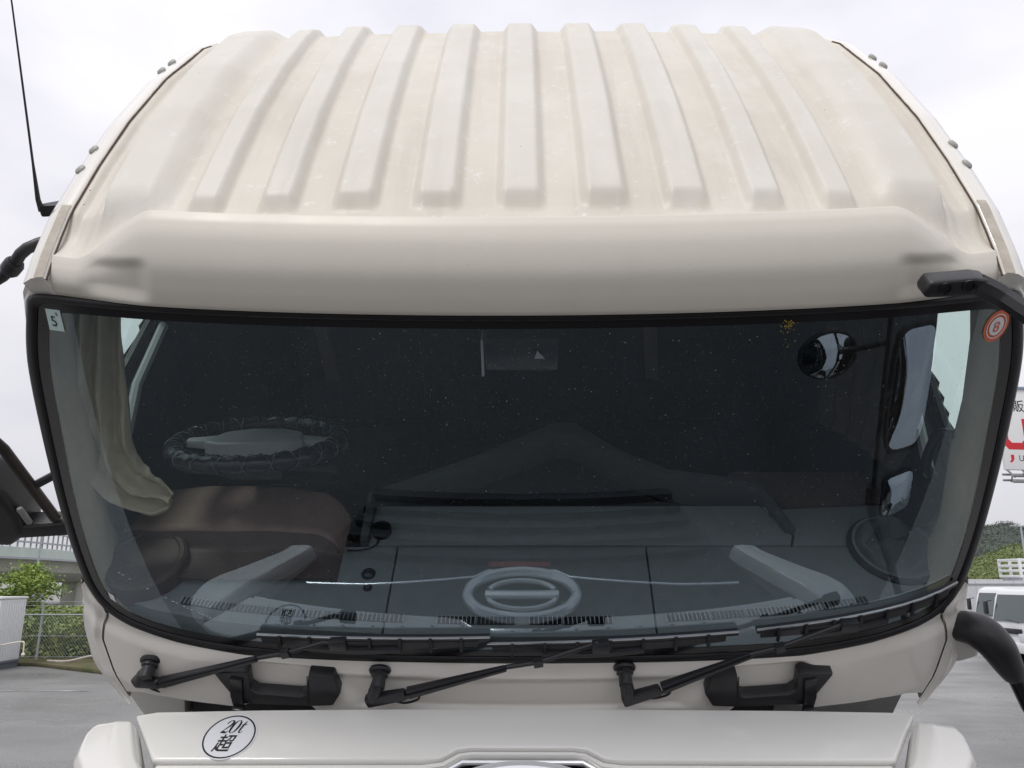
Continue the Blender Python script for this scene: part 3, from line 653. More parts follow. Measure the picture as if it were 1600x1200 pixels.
bm = bmesh.new(); add_prism(bm, [(-1.80, -.66), (-1.60, -.72), (-1.565, -.78), (-1.56, -.92), (-1.62, -.955), (-1.80, -.95)], .2505, .253, lambda a, b, h: (a, h, b)); cab('mirror_glass', bm, MIRROR, ml_)
bm = bmesh.new(); add_beam(bm, (-1.515, .13, -.82), (-1.505, .13, -.885), .016, .014, up=(0, 1, 0)); cab('mirror_hinge', bm, GREYM, ml_, bevel=.004)
# antenna
bm = bmesh.new(); add_tube(bm, [(-1.168, .23, .09), (-1.17, .235, .118), (-1.165, .26, .20), (-1.16, .391, .523), (-1.16, .46, .70)], [.008, .006, .003, .002, .0015], 8); an = cab('antenna', bm, PLAST)
bm = bmesh.new(); add_beam(bm, (-1.10, .27, .085), (-1.172, .228, .092), .05, .03, .016, .03, (0, 0, 1)); cab('antenna_base', bm, PLAST, an, bevel=.006)

# ---- interior: dashboard
def slab(name, poly, z0, z1, m, parent=truck, bevel=.006, **k):
    bm = bmesh.new(); add_prism(bm, poly, z0, z1); return cab(name, bm, m, parent, bevel=bevel, **k)
ZD = -.95
def fy(x): return wsy(x, ZD) + .035
dxs = [-1.17, -1.05, -.9, -.7, -.5, -.385]
dash = slab('dashboard', [(x, fy(x)) for x in (-1.17, -1.05, -.9, -.7, -.5, -.385)] + [(-.381, .094), (-.50, .094), (-1.25, .094)], -1.22, ZD, DASH)
slab('dash_panel', [(-.381, fy(.381)), (-.2, fy(.2)), (0, fy(0)), (.2, fy(.2)), (.366, fy(.366)), (.376, .094), (-.377, .094)], -1.22, ZD, DASH, dash)
slab('dash_panel', [(.370, fy(.37)), (.5, fy(.5)), (.7, fy(.7)), (.9, fy(.9)), (1.05, fy(1.05)), (1.17, fy(1.17)), (1.25, .094), (.380, .094)], -1.22, ZD, DASH, dash)
slab('dash_shelf', [(-.47, .100), (.82, .100), (.835, .14), (.765, .268), (-.44, .268), (-.47, .268)], -1.22, ZD, DASH, dash)
slab('dash_end_panel', [(.825, .100), (1.26, .100), (1.27, .28), (.835, .255), (.772, .268), (.842, .14)], -1.22, ZD - .002, DASH, dash)
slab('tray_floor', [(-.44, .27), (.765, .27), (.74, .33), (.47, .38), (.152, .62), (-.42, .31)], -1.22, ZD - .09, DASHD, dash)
rim = [(-.495, .10, 0), (-.50, .31, 0), (-.16, .49, 0), (.12, .672, 0), (.19, .672, 0), (.34, .52, 0), (.49, .422, 0), (.74, .372, 0), (.79, .345, 0), (.845, .145, 0)]
inn = [(-.47, .10, 0), (-.472, .285, 0), (-.15, .445, 0), (.12, .60, 0), (.18, .60, 0), (.33, .475, 0), (.49, .385, 0), (.72, .342, 0), (.765, .32, 0), (.815, .145, 0)]
bm = bmesh.new(); ra, rb = rim, inn; rows = []
for a, b in zip(ra, rb): rows.append([bm.verts.new((a[0], a[1], ZD - .1)), bm.verts.new((a[0], a[1], ZD + .022)), bm.verts.new((b[0], b[1], ZD + .022)), bm.verts.new((b[0], b[1], ZD - .1))])
for a, b in zip(rows, rows[1:]):
    for k in range(4): bm.faces.new((a[k], a[(k + 1) % 4], b[(k + 1) % 4], b[k]))
bm.faces.new(rows[0]); bm.faces.new(rows[-1]); cab('tray_rim', bm, mat('tray rim plastic', (.08, .09, .095), .45, .4), dash, bevel=.006)
slab('passenger_dash', [(.86, .285), (1.27, .30), (1.25, .46), (.70, .46), (.80, .36)], -1.25, ZD - .02, BROWND, dash, bevel=.02)
# defroster vents
for x0, x1, dark in ((-.97, -.84, 1), (-.83, -.66, 0), (-.655, -.56, 1), (-.555, -.46, 0), (-.455, -.33, 1), (-.235, -.13, 1), (-.125, -.02, 0), (.02, .11, 1), (.115, .25, 1), (.40, .52, 1), (.525, .62, 0), (.625, .78, 1), (.79, .86, 1), (.865, .975, 0)):
    yc = (fy((x0 + x1) / 2)) + .050; ang = math.atan2(fy(x1) - fy(x0), x1 - x0)
    Mr = Matrix.Rotation(ang, 3, 'Z'); cx = (x0 + x1) / 2
    bm = bmesh.new(); add_box(bm, (cx, yc, ZD + .0015), (x1 - x0, .024, .006), Mr); vt = cab('defroster_vent', bm, GLOSSB if dark else DASHD, dash)
    bm = bmesh.new(); k = int((x1 - x0) / .0115)
    for i in range(k + 1):
        t = -.5 + i / k; add_box(bm, Vector((cx, yc, ZD + .006)) + Mr @ Vector(((x1 - x0) * t, 0, 0)), (.0022, .024, .006), Mr)
    sl = cab('vent_slats', bm, WGREY if dark else DASH, vt); sl['kind'] = 'stuff'
# instrument hood (driver side)
vs, fs = [], []; NU, NV = 40, 26
for j in range(NV + 1):
    v = j / NV
    for i in range(NU + 1):
        u = i / NU; x = -1.23 + .69 * u
        yf = interp(x, [-1.23, -1.1, -.9, -.54], [.00, -.05, -.06, -.055]); yb = interp(x, [-1.23, -1.16, -1.0, -.76, -.62, -.54], [.22, .29, .318, .318, .285, .225]); y = yf + (yb - yf) * v
        hx = min(1, (1 - abs(2 * u - 1)) * 5); hx = math.sqrt(max(0, 1 - (1 - hx) ** 2)); hv = math.sqrt(max(0, 1 - (1 - min(1, (1 - v) * 9)) ** 2))
        step = .03 + .060 * sstep(.33, .40, v) - .018 * v
        vs.append((x, y, ZD - .02 + hx * hv * step + (.02 if v < .95 else 0) * hv))
fs = [(j * (NU + 1) + i, j * (NU + 1) + i + 1, (j + 1) * (NU + 1) + i + 1, (j + 1) * (NU + 1) + i) for j in range(NV) for i in range(NU)]
o = len(vs)
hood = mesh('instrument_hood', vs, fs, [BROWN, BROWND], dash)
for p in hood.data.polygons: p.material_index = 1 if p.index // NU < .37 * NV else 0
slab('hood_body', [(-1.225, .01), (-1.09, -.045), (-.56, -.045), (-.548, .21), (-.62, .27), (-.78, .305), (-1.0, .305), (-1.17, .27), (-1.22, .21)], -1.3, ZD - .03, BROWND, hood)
bm = bmesh.new(); add_lathe(bm, [(.118, -.02), (.118, .050), (.110, .058), (.100, .059), (.095, .054), (.03, .052), (.001, .052)], (-1.105, .00, ZD), (0, 0, 1), 48); cab('dash_speaker', bm, BROWND, dash)
bm = bmesh.new(); add_lathe(bm, [(.135, -.01), (.135, .008), (.128, .016), (.120, .017), (.114, .010), (.108, .004), (.02, .003), (.001, .003)], (1.122, .078, ZD), (0, 0, 1), 56); cab('dash_speaker', bm, DASHD, dash)
bm = bmesh.new(); add_lathe(bm, [(.124, .0165), (.124, .0195), (.116, .0195), (.116, .0165)], (1.122, .078, ZD), (0, 0, 1), 56); cab('speaker_ring', bm, DASH, dash)
bm = bmesh.new(); add_lathe(bm, [(.030, 0), (.031, .02), (.028, .026), (.020, .027), (.001, .025)], (-.435, .150, ZD), (0, 0, 1), 24); kn = cab('gps_puck', bm, GLOSSB, dash)
bm = bmesh.new(); add_tube(bm, smooth_curve([(-.44, .12, ZD + .004), (-.45, .09, ZD + .004), (-.49, .075, ZD + .004), (-.53, .075, ZD + .004)], 4), .003, 6); cab('cable', bm, GLOSSB, kn)
for x, y, r in ((-.452, -.015, .021), (-.447, -.066, .013)):
    bm = bmesh.new(); add_lathe(bm, [(r, 0), (r, .004), (r * .8, .005), (r * .75, .001), (r * .5, .008), (.001, .012)], (x, y, ZD), (0, 0, 1), 20); cab('light_sensor', bm, GLOSSB, dash)

# steering wheel with quilted clear cover
SW = Vector((-.79, .25, -.665)); e1 = Vector((1, 0, 0)); e2 = Vector((0, math.cos(R(25)), -math.sin(R(25)))); e3 = Vector((0, math.sin(R(25)), math.cos(R(25))))
bm = bmesh.new(); RW = .238; n1, n2 = 72, 12; g_ = []
for i in range(n1):
    a = 2 * math.pi * i / n1; c = SW + (e1 * math.cos(a) + e2 * math.sin(a)) * RW; rad = (e1 * math.cos(a) + e2 * math.sin(a))
    g_.append([bm.verts.new(c + (rad * math.cos(2 * math.pi * k / n2) + e3 * math.sin(2 * math.pi * k / n2)) * (.026 + .004 * math.sin(24 * a))) for k in range(n2)])
for i in range(n1):
    for k in range(n2): bm.faces.new((g_[i][k], g_[(i + 1) % n1][k], g_[(i + 1) % n1][(k + 1) % n2], g_[i][(k + 1) % n2]))
sw = cab('steering_wheel', bm, GLOSSB)
bm = bmesh.new()
for hnd in (1, -1):
    pts = []
    for i in range(300):
        a = 2 * math.pi * i / 299; b = hnd * 22 * a; rad = e1 * math.cos(a) + e2 * math.sin(a); pts.append(SW + rad * (RW + .0285 * math.cos(b)) + e3 * .0285 * math.sin(b))
    add_tube(bm, pts, .0012, 4)
cab('wheel_cover_quilting', bm, CLEARP, sw)
bm = bmesh.new(); add_prism(bm, [(-.15, -.05), (-.10, -.075), (.10, -.075), (.15, -.05), (.12, .06), (.05, .10), (-.05, .10), (-.12, .06)], -.05, .02, lambda a, b, h: SW + e1 * a + e2 * b + e3 * h); cab('wheel_hub', bm, HUBM, sw, bevel=.014, seg=3)
bm = bmesh.new(); add_beam(bm, SW + e1 * -.225, SW + e1 * -.12, .04, .02, .07, .03, e3); cab('wheel_spoke', bm, WGREY, sw, bevel=.006); bm = bmesh.new(); add_beam(bm, SW + e1 * .225, SW + e1 * .12, .04, .02, .07, .03, e3); cab('wheel_spoke', bm, WGREY, sw, bevel=.006)
bm = bmesh.new(); add_beam(bm, SW - e3 * .03, SW - e3 * .10, .16, .12, .18, .14, (0, 1, 0)); add_beam(bm, SW - e3 * .09 + Vector((0, .04, 0)), Vector((-.79, .46, -.96)), .15, .10, .15, .10, (0, 1, 0)); cab('steering_column', bm, PLAST, sw, bevel=.02)
bm = bmesh.new(); add_tube(bm, [SW - e3 * .08 + e1 * .1, SW - e3 * .075 + e1 * .24 + e2 * -.03], [.009, .013], 10); cab('stalk', bm, PLAST, sw); bm = bmesh.new(); add_tube(bm, [SW - e3 * .08 - e1 * .1, SW - e3 * .075 - e1 * .22 + e2 * -.03], [.009, .013], 10); cab('stalk', bm, PLAST, sw)
# seats
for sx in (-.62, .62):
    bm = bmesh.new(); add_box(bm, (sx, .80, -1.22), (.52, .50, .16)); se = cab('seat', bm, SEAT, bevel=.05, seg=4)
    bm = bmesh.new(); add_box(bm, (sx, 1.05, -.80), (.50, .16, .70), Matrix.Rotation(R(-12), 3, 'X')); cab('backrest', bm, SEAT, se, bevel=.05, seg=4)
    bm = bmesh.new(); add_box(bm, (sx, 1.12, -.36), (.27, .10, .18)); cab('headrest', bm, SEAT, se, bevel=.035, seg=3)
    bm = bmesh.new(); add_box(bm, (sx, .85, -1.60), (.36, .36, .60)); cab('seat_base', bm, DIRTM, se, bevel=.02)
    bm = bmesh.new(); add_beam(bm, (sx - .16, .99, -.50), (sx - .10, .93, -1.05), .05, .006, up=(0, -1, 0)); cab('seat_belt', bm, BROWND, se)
# A-pillar trims
for s in (-1, 1):
    zl = [-.045, -.12, -.25, -.4, -.55, -.7, -.82, -.90, -.95, -1.0]
    vs, fs = [], []
    for z in zl:
        xi = interp(z, [-1.0, -.95, -.905, -.845, -.72, -.57, -.39, -.21, -.085, -.045], [1.12, 1.15, 1.19, 1.20, 1.206, 1.196, 1.172, 1.146, 1.11, 1.07]); yi = wsy(xi, z) + .010
        xr = interp(z, [-1.0, -.85, -.70, -.60, 0], [1.235, 1.232, 1.19, 1.165, 1.165]); xr = min(xr, side_x(z) - .03); yr = interp(z, [-1.0, -.66, -.57, -.41, -.3, -.18, -.05], [.10, .043, .052, .084, .129, .182, .25]) + .02
        for t in [k / 8 for k in range(9)]:
            bul = math.sin(math.pi * t) * .012
            vs.append((s * (xi + (xr - xi) * t - bul), yi + (yr - yi) * t, z))
        vs.append((s * (side_x(z) - .006), yr + .03, z))
    k_ = 10
    fs = [(j * k_ + i, j * k_ + i + 1, (j + 1) * k_ + i + 1, (j + 1) * k_ + i) for j in range(len(zl) - 1) for i in range(k_ - 1)]
    tr = mesh('pillar_trim', vs, fs, KHAKI, truck, CAB)
    bm = bmesh.new(); add_prism(bm, [(.10, -.70), (.38, -.56), (.66, -.515), (1.36, -.49), (1.36, -1.84), (.34, -1.84), (.30, -1.0), (.12, -.9)], 1.175, 1.225, lambda a, b, h: (s * h, a, b)); cab('door_lining', bm, DASHD, tr, bevel=.01)
    bm = bmesh.new(); add_beam(bm, (s * 1.17, .74, -.10), (s * 1.19, .68, -.80), .11, .05, up=(1, 0, 0)); cab('centre_pillar_trim', bm, LINER, tr, bevel=.012)
    bm = bmesh.new(); add_tube(bm, [(s * 1.185, .95, -.485), (s * 1.18, .66, -.50), (s * 1.175, .38, -.545), (s * 1.17, .12, -.685)], .016, 8); cab('window_sill', bm, WGREY, tr)
# grab bar on the passenger pillar
bm = bmesh.new(); add_tube(bm, smooth_curve([(1.165, .085, -.50), (1.15, .10, -.51), (1.14, .115, -.54), (1.145, .12, -.64), (1.17, .10, -.67)], 5), .014, 10); cab('pillar_grab_bar', bm, PLAST)
# recorder unit hanging at the top of the glass
bm = bmesh.new(); add_box(bm, (.0, -.02, -.13), (.17, .10, .10), Matrix.Rotation(R(8), 3, 'X')); rc = cab('drive_recorder', bm, GLOSSB, bevel=.008)
bm = bmesh.new(); add_box(bm, (-.089, -.045, -.145), (.006, .05, .10)); cab('recorder_edge', bm, WGREY, rc)
bm = bmesh.new(); add_prism(bm, [(.03, -.135), (.052, -.135), (.036, -.115)], -.086, -.082, lambda a, b, h: (a, h, b)); cab('recorder_mark', bm, WGREY, rc)
bm = bmesh.new(); add_box(bm, (0, .02, -.04), (.05, .05, .10)); cab('recorder_stem', bm, PLAST, rc)

# ---- raised front panel with grille and emblem
def bon(name, bm, m, parent=truck, **k): return from_bm(name, bm, m, parent, BON if parent is truck else None, **k)
def bprism(name, poly, h0, h1, m, parent=truck, bevel=.006, **k):
    bm = bmesh.new(); add_prism(bm, [(x, -u) for x, u in poly], h0, h1); return bon(name, bm, m, parent, bevel=bevel, **k)
top = [(-1.035, .028), (-.98, .014), (-.7, .006), (-.35, .001), (0, 0), (.35, .001), (.7, .004), (.98, .010), (1.043, .018)]
lipp = [(.925, .176), (.25, .176), (.205, .168), (.165, .140), (.13, .134), (-.13, .134), (-.165, .140), (-.205, .168), (-.25, .176), (-.925, .180)]
bon_p = bprism('front_panel_skin', top + lipp, -.035, .0, WHITE, bevel=.010, seg=3)
# folded lip with shadow line
lp2 = [(.915, .179), (.25, .179), (.203, .171), (.163, .143), (.13, .137), (-.13, .137), (-.163, .143), (-.203, .171), (-.25, .179), (-.915, .183)]
bprism('panel_lip', lp2 + [(-.915, .196), (-.25, .193), (-.196, .183), (-.156, .152), (-.13, .147), (.13, .147), (.156, .152), (.196, .183), (.25, .193), (.915, .193)], -.05, -.012, WHITE, bon_p, bevel=.004)
for s in (-1, 1):
    # shaped corner cover beside the panel
    vs, fs = [], []; NU = 28; NV = 40
    for j in range(NV + 1):
        u = .062 + .35 * j / NV
        xi = interp(u, [.062, .08, .2, .38, .412], [1.03, 1.004, .935, .785, .765]); xo = interp(u, [.062, .066, .072, .085, .105, .14, .175, .22, .38, .412], [1.06, 1.10, 1.122, 1.138, 1.146, 1.143, 1.135, 1.10, .900, .875])
        for i in range(NU + 1):
            t = i / NU; x = xi + (xo - xi) * t; h = .004 + .022 * sstep(0, .12, t) - .022 * sstep(.40, .46, t) * (t - .36) - .03 * sstep(.82, 1, t); h = h - .03 * (1 - sstep(.062, .074, u)) - (.03 if i in (0, NU) else 0)
            vs.append((s * x, -u, h))
    fs = [(j * (NU + 1) + i, j * (NU + 1) + i + 1, (j + 1) * (NU + 1) + i + 1, (j + 1) * (NU + 1) + i) for j in range(NV) for i in range(NU)]
    mesh('corner_cover', vs, fs, WHITE, bon_p, angle=50)
bprism('grille_backing', [(-.93, .15), (.93, .15), (.80, .40), (.62, .84), (-.62, .84), (-.80, .40)], -.09, -.055, DASHD, bon_p, bevel=.01)
for k in range(5):
    u = .46 + .075 * k; x = .70 - .20 * (u - .46)
    bprism('grille_slat', [(-x, u), (x, u), (x - .02, u + .035), (-x + .02, u + .035)], -.05, -.02, GLOSSB, bon_p, bevel=.005)
# chrome trims
def btube(name, pts, r, m, parent, n=8):
    bm = bmesh.new(); add_tube(bm, [(x, -u, h) for x, u, h in pts], r, n); return bon(name, bm, m, parent)
btube('chrome_line', [(-.763, .300, -.03), (-.55, .318, -.026), (-.17, .372, -.02), (-.12, .402, -.02), (.12, .402, -.02), (.17, .372, -.02), (.55, .318, -.026), (.763, .300, -.03)], .0045, CHROME, bon_p)
btube('chrome_lip', [(-.86, .202, -.035), (-.25, .200, -.03), (-.196, .190, -.028), (-.152, .160, -.026), (.152, .160, -.026), (.196, .190, -.028), (.25, .200, -.03), (.86, .202, -.035)], .0065, CHROME, bon_p)
# oval emblem: ring, bar, inner arcs
def arc(name, rx, ru, a0, a1, r, c=(0, .290), h=-.012, parent=None, n=40):
    return btube(name, [(c[0] + rx * math.cos(a0 + (a1 - a0) * k / n), c[1] - ru * math.sin(a0 + (a1 - a0) * k / n), h) for k in range(n + 1)], r, CHROME, parent, 10)
bprism('emblem_backing', [(a, .290 + b) for a, b in disc_pts(.205, .115, 40)], -.055, -.035, DASHD, bon_p, bevel=.004)
em = arc('emblem_ring', .185, .098, 0, 2 * math.pi, .019, parent=bon_p)
btube('emblem_bar', [(-.125, .290, -.014), (.125, .290, -.014)], .015, CHROME, em)
arc('emblem_arc', .12, .060, R(20), R(160), .009, parent=em); arc('emblem_arc', .12, .060, R(200), R(340), .009, parent=em)
bprism('name_plate', [(-.12, .418), (.10, .418), (.10, .44), (-.12, .44)], -.03, -.015, REDD, bon_p, bevel=.003)
def scale_y(me, k):
    for v in me.vertices: v.co.y *= k
    return me
# sticker: ring, 20t, kanji
def on_bonnet(me, name, m, cx, cu, parent, h=.0012, shear=0.):
    for v in me.vertices: v.co = (cx + v.co.x + shear * v.co.y, -cu + v.co.y, h)
    return link(name, me, m, parent)
st = on_bonnet(poly_me('s', disc_pts(.069, .076, 56)), 'load_sticker', PAPER, -.757, .103, bon_p)
on_bonnet(ring_me('s', .0615, .0655, 1.10, 64), 'sticker_ring', INK, -.757, .103, st, .0018)
def ribbon(pts, closed=False):
    P = smooth_curve([(x, y, w) for x, y, w in pts], 8, closed); vs = []; n = len(P)
    for i, p in enumerate(P):
        a = P[(i - 1) % n] if closed or i else P[0]; b = P[(i + 1) % n] if closed or i < n - 1 else P[-1]
        d = Vector((b.x - a.x, b.y - a.y, 0)).normalized(); nn = Vector((-d.y, d.x, 0)); q = Vector((p.x, p.y, 0)); vs += [q + nn * p.z / 2, q - nn * p.z / 2]
    fs = [(2 * i, 2 * i + 1, 2 * ((i + 1) % n) + 1, 2 * ((i + 1) % n)) for i in range(n if closed else n - 1)]
    return vs, fs
gl = [ribbon([(.06, .70, .06), (.10, .84, .10), (.25, .96, .05), (.42, .85, .15), (.42, .66, .16), (.28, .42, .10), (.08, .12, .05)]), ribbon([(.03, .07, .13), (.20, .09, .15), (.38, .05, .12), (.50, .18, .04)]),
      ribbon([(.80, .97, .03), (.97, .82, .12), (1.03, .50, .17), (.97, .16, .12), (.80, .02, .03), (.63, .16, .12), (.57, .50, .17), (.63, .82, .12)], True),
      ribbon([(1.36, .90, .05), (1.32, .66, .13), (1.30, .30, .14), (1.34, .08, .09), (1.46, .06, .05), (1.54, .18, .03)]), ribbon([(1.16, .63, .05), (1.34, .645, .05), (1.54, .64, .05)])]
vs, fs = [], []
for a, b in gl:
    o = len(vs); vs += a; fs += [tuple(i + o for i in f) for f in b]
me = bpy.data.meshes.new('s'); me.from_pydata([((v.x - .77) * .036, (v.y - .5) * .046, 0) for v in vs], [], fs)
on_bonnet(me, 'sticker_lettering', INK, -.752, .070, st, .0018, .28)
on_bonnet(scale_y(text_mesh('\u8d85', .043, 0, .0006, 1.05), 1.4), 'sticker_lettering', INK, -.762, .130, st, .0018, .18)

# ---- chassis below, carrying the cab and the panel
def world(name, bm, m, parent=truck, **k): return from_bm(name, bm, m, parent, T_ROOT_INV if parent is truck else None, **k)
bm = bmesh.new()
for s in (-1, 1): add_box(bm, (s * .42, 5.4, .92), (.09, 6.0, .28))
for y in (2.5, 4.2, 6.5, 8.2): add_box(bm, (0, y, .92), (.78, .14, .2))
ch = world('chassis_frame', bm, DIRTM, bevel=.01)
bm = bmesh.new(); add_box(bm, (0, 2.30, .62), (2.36, .26, .42)); world('bumper', bm, WHITE, bevel=.06, seg=4)
bm = bmesh.new(); add_box(bm, (0, 2.75, 1.28), (1.5, .5, .75)); world('radiator', bm, DIRTM, ch, bevel=.03)
for s in (-1, 1):
    bm = bmesh.new(); add_tube(bm, [(s * .80, 2.36, 1.1), (s * .80, 2.20, 1.765)], .016, 10); world('panel_stay', bm, GREYM, ch)
    bm = bmesh.new(); add_box(bm, (s * .80, 2.42, .95), (.16, .14, .4)); add_box(bm, (s * .60, 2.45, .92), (.5, .1, .12)); world('stay_bracket', bm, DIRTM, ch, bevel=.01)
    bm = bmesh.new(); add_beam(bm, (s * .55, 2.75, 1.0), (s * .50, 2.83, 1.70), .12, .1, up=(1, 0, 0)); world('cab_pivot', bm, DIRTM, ch, bevel=.01)
    for yw in (3.5, 7.2):
        bm = bmesh.new(); add_lathe(bm, [(.28, -.14), (.46, -.14), (.505, -.10), (.515, -.05), (.515, .05), (.505, .10), (.46, .14), (.28, .14)], (s * 1.03, yw, .515), (1, 0, 0), 40); ty = world('wheel', bm, TYRE)
        bm = bmesh.new(); add_lathe(bm, [(.285, -.12), (.285, .10), (.20, .06), (.12, .04), (.11, .09), (.02, .09)], (s * 1.03, yw, .515), (s, 0, 0), 30); world('rim', bm, SILV, ty)
bm = bmesh.new(); add_tube(bm, [(-.9, 3.5, .515), (.9, 3.5, .515)], .07, 12); add_tube(bm, [(-.9, 7.2, .515), (.9, 7.2, .515)], .09, 12)
for s in (-1, 1):
    for y in (3.5, 7.2): add_box(bm, (s * .45, y, .68), (.1, .5, .28))
world('axle', bm, DIRTM, ch)
bm = bmesh.new(); add_box(bm, (0, 3.55, 1.25), (.7, 1.1, .8)); world('engine', bm, DIRTM, ch, bevel=.05)

# ---- curtains inside the cab (they hang on their own rail)
def sheet_loft(name, path, halfw, m, label, cross=(1, .25, 0), pleats=2.6, amp=.020, seed=0):
    o = bpy.data.objects.new(name, None)
    vs, fs = [], []; NV = 64
    P = smooth_curve(path, 14); n = len(P)
    for i, p in enumerate(P):
        t = i / (n - 1); d = (P[min(i + 1, n - 1)] - P[max(i - 1, 0)]).normalized(); cr_ = Vector(cross); cr_ = (cr_ - d * cr_.dot(d)).normalized(); nn = d.cross(cr_).normalized()
        hw = interp(t, *halfw)
        for j in range(NV + 1):
            v = -1 + 2 * j / NV
            f = math.sin(v * math.pi * pleats + 1.3 * math.sin(t * 3 + seed)) * amp + noise.noise(Vector((v * 2, t * 5, seed))) * amp * 1.4 + noise.noise(Vector((v * 6 + t * 3, t * 16, seed + 4))) * amp * .45
            vs.append(p + cr_ * v * hw + nn * (f - .02 * v * v))
    fs = [(i * (NV + 1) + j, i * (NV + 1) + j + 1, (i + 1) * (NV + 1) + j + 1, (i + 1) * (NV + 1) + j) for i in range(n - 1) for j in range(NV)]
    c = mesh(name, vs, fs, m, None, Matrix.Translation(Vector(ROOT)) @ CAB); 
    md = c.modifiers.new('thick', 'SOLIDIFY'); md.thickness = .004
    return tag(c, label, 'curtain')
sheet_loft('curtain', [(-1.055, .15, -.10), (-1.095, .12, -.25), (-1.12, .09, -.40), (-1.135, .06, -.53), (-1.12, .045, -.63), (-1.07, .045, -.69), (-1.0, .05, -.715)], ([0, .2, .5, .75, .9, 1], [.05, .064, .072, .078, .06, .022]), CLOTH, 'khaki cloth curtain gathered inside the windscreen beside the steering wheel')
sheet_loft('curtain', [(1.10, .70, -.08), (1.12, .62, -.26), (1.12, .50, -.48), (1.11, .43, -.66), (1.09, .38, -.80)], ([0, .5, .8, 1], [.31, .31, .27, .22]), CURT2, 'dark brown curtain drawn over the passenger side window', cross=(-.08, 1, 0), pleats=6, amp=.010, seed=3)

# ================================================================== BACKGROUND, LEFT
GALV = mat('galvanised steel', (.42, .45, .48), .5, .5, var=.15, vscale=12)
fence = empty('chain_link_fence', (-13.6, 23.5, .09), 'galvanised chain link fence standing before the green bushes', 'fence')
FM = Matrix.Translation((13.6, -23.5, -.09))
for k in range(9):
    x = -19.6 + 2 * k * .99 + .02
    bm = bmesh.new(); add_tube(bm, [(x, 23.5, .02), (x, 23.5, 1.50), (x, 23.42, 1.68)], .032, 10); from_bm('post', bm, GALV, fence, FM)
for z in (1.30, .72, .16):
    bm = bmesh.new(); add_tube(bm, [(-20, 23.47, z), (-3.8, 23.47, z)], .018 if z > 1 else .006, 8); from_bm('rail', bm, GALV, fence, FM)
for z in (1.42, 1.55, 1.66):
    bm = bmesh.new(); add_tube(bm, [(-20, 23.45 - (z - 1.4) * .15, z), (-3.8, 23.45 - (z - 1.4) * .15, z)], .004, 5); from_bm('barbed_wire', bm, GALV, fence, FM)
bm = bmesh.new(); H_ = 1.16; s_ = .085
for i in range(int(16.2 / s_)):
    for dr in (1, -1):
        x = -20 + i * s_; x1 = x + dr * H_ * .8
        add_beam(bm, (x, 23.47 + dr * .003, .14), (x1, 23.47 + dr * .003, .14 + H_), .0036, .0036, up=(0, 1, 0))
wm = from_bm('wire_mesh', bm, GALV, fence, FM); wm['kind'] = 'stuff'

def leaf_mat(name, c1, c2, c3):
    m = bpy.data.materials.new(name); m.use_nodes = True; nt = m.node_tree; b = nt.nodes['Principled BSDF']
    gi = nt.nodes.new('ShaderNodeTexCoord'); n = nt.nodes.new('ShaderNodeTexNoise'); n.inputs['Scale'].default_value = 1.4; n.inputs['Detail'].default_value = 8; n.inputs['Roughness'].default_value = .75
    nt.links.new(gi.outputs['Object'], n.inputs['Vector']); r = nt.nodes.new('ShaderNodeValToRGB'); r.color_ramp.elements[0].position = .3; r.color_ramp.elements[1].position = .72
    r.color_ramp.elements[0].color = (*c1, 1); r.color_ramp.elements[1].color = (*c3, 1); e = r.color_ramp.elements.new(.5); e.color = (*c2, 1)
    nt.links.new(n.outputs[0], r.inputs[0]); nt.links.new(r.outputs[0], b.inputs['Base Color']); b.inputs['Roughness'].default_value = .6
    b.inputs['Transmission Weight'].default_value = 0; b.inputs['Subsurface Weight'].default_value = 0
    return m
LEAF_B = leaf_mat('bush leaves', (.11, .16, .04), (.24, .31, .085), (.44, .42, .13))
LEAF_Y = leaf_mat('young green leaves', (.10, .17, .03), (.22, .32, .06), (.34, .42, .10))
LEAF_D = leaf_mat('woodland leaves', (.06, .09, .03), (.14, .18, .055), (.25, .28, .095))
BARK = mat('bark', (.10, .075, .055), .9, .1, var=.4)
def leaves(pts, size, rng):
    vs, fs = [], []
    for p in pts:
        s = size * rng.uniform(.6, 1.3); a = Vector((rng.gauss(0, 1), rng.gauss(0, 1), rng.gauss(0, .7))).normalized(); b = a.cross(Vector((rng.gauss(0, 1), rng.gauss(0, 1), rng.gauss(0, 1)))).normalized()
        o = len(vs); vs += [p - a * s, p + b * s * .42, p + a * s, p - b * s * .42]; fs.append((o, o + 1, o + 2, o + 3))
    return vs, fs
def raw(name, vs, fs, m, parent=None, M=None):
    me = bpy.data.meshes.new(name); me.from_pydata([tuple(v) for v in vs], [], fs); return link(name, me, m, parent, M)
rg = random.Random(3)
pts = []
for k in range(30000):
    x = rg.uniform(-21, -3.5); z0 = 1.45 + .28 * noise.noise(Vector((x * .9, 0, 2))) + .18 * noise.noise(Vector((x * 2.7, 4, 2))); y = 24.0 + 1.8 * rg.random() ** 1.6
    y += .22 * noise.noise(Vector((x * 1.3, 3, y))); z = .1 + (z0 - .1) * rg.random() ** .8 * min(1, .55 + (y - 23.9) * .9); pts.append(Vector((x, y + .25 * noise.noise(Vector((x * 2, z * 3, 0))), z)))
vs, fs = leaves(pts, .085, rg); hb = raw('bushes', vs, fs, LEAF_B); hb['kind'] = 'stuff'; hb['label'] = 'green bushes grown thick behind the fence'
bm = bmesh.new(); add_box(bm, (-12.2, 26.6, .5), (19, 1.2, .9)); hk = from_bm('bank', bm, mat('dark earth bank', (.03, .035, .016), 1, .1), bevel=.2); hk['kind'] = 'structure'
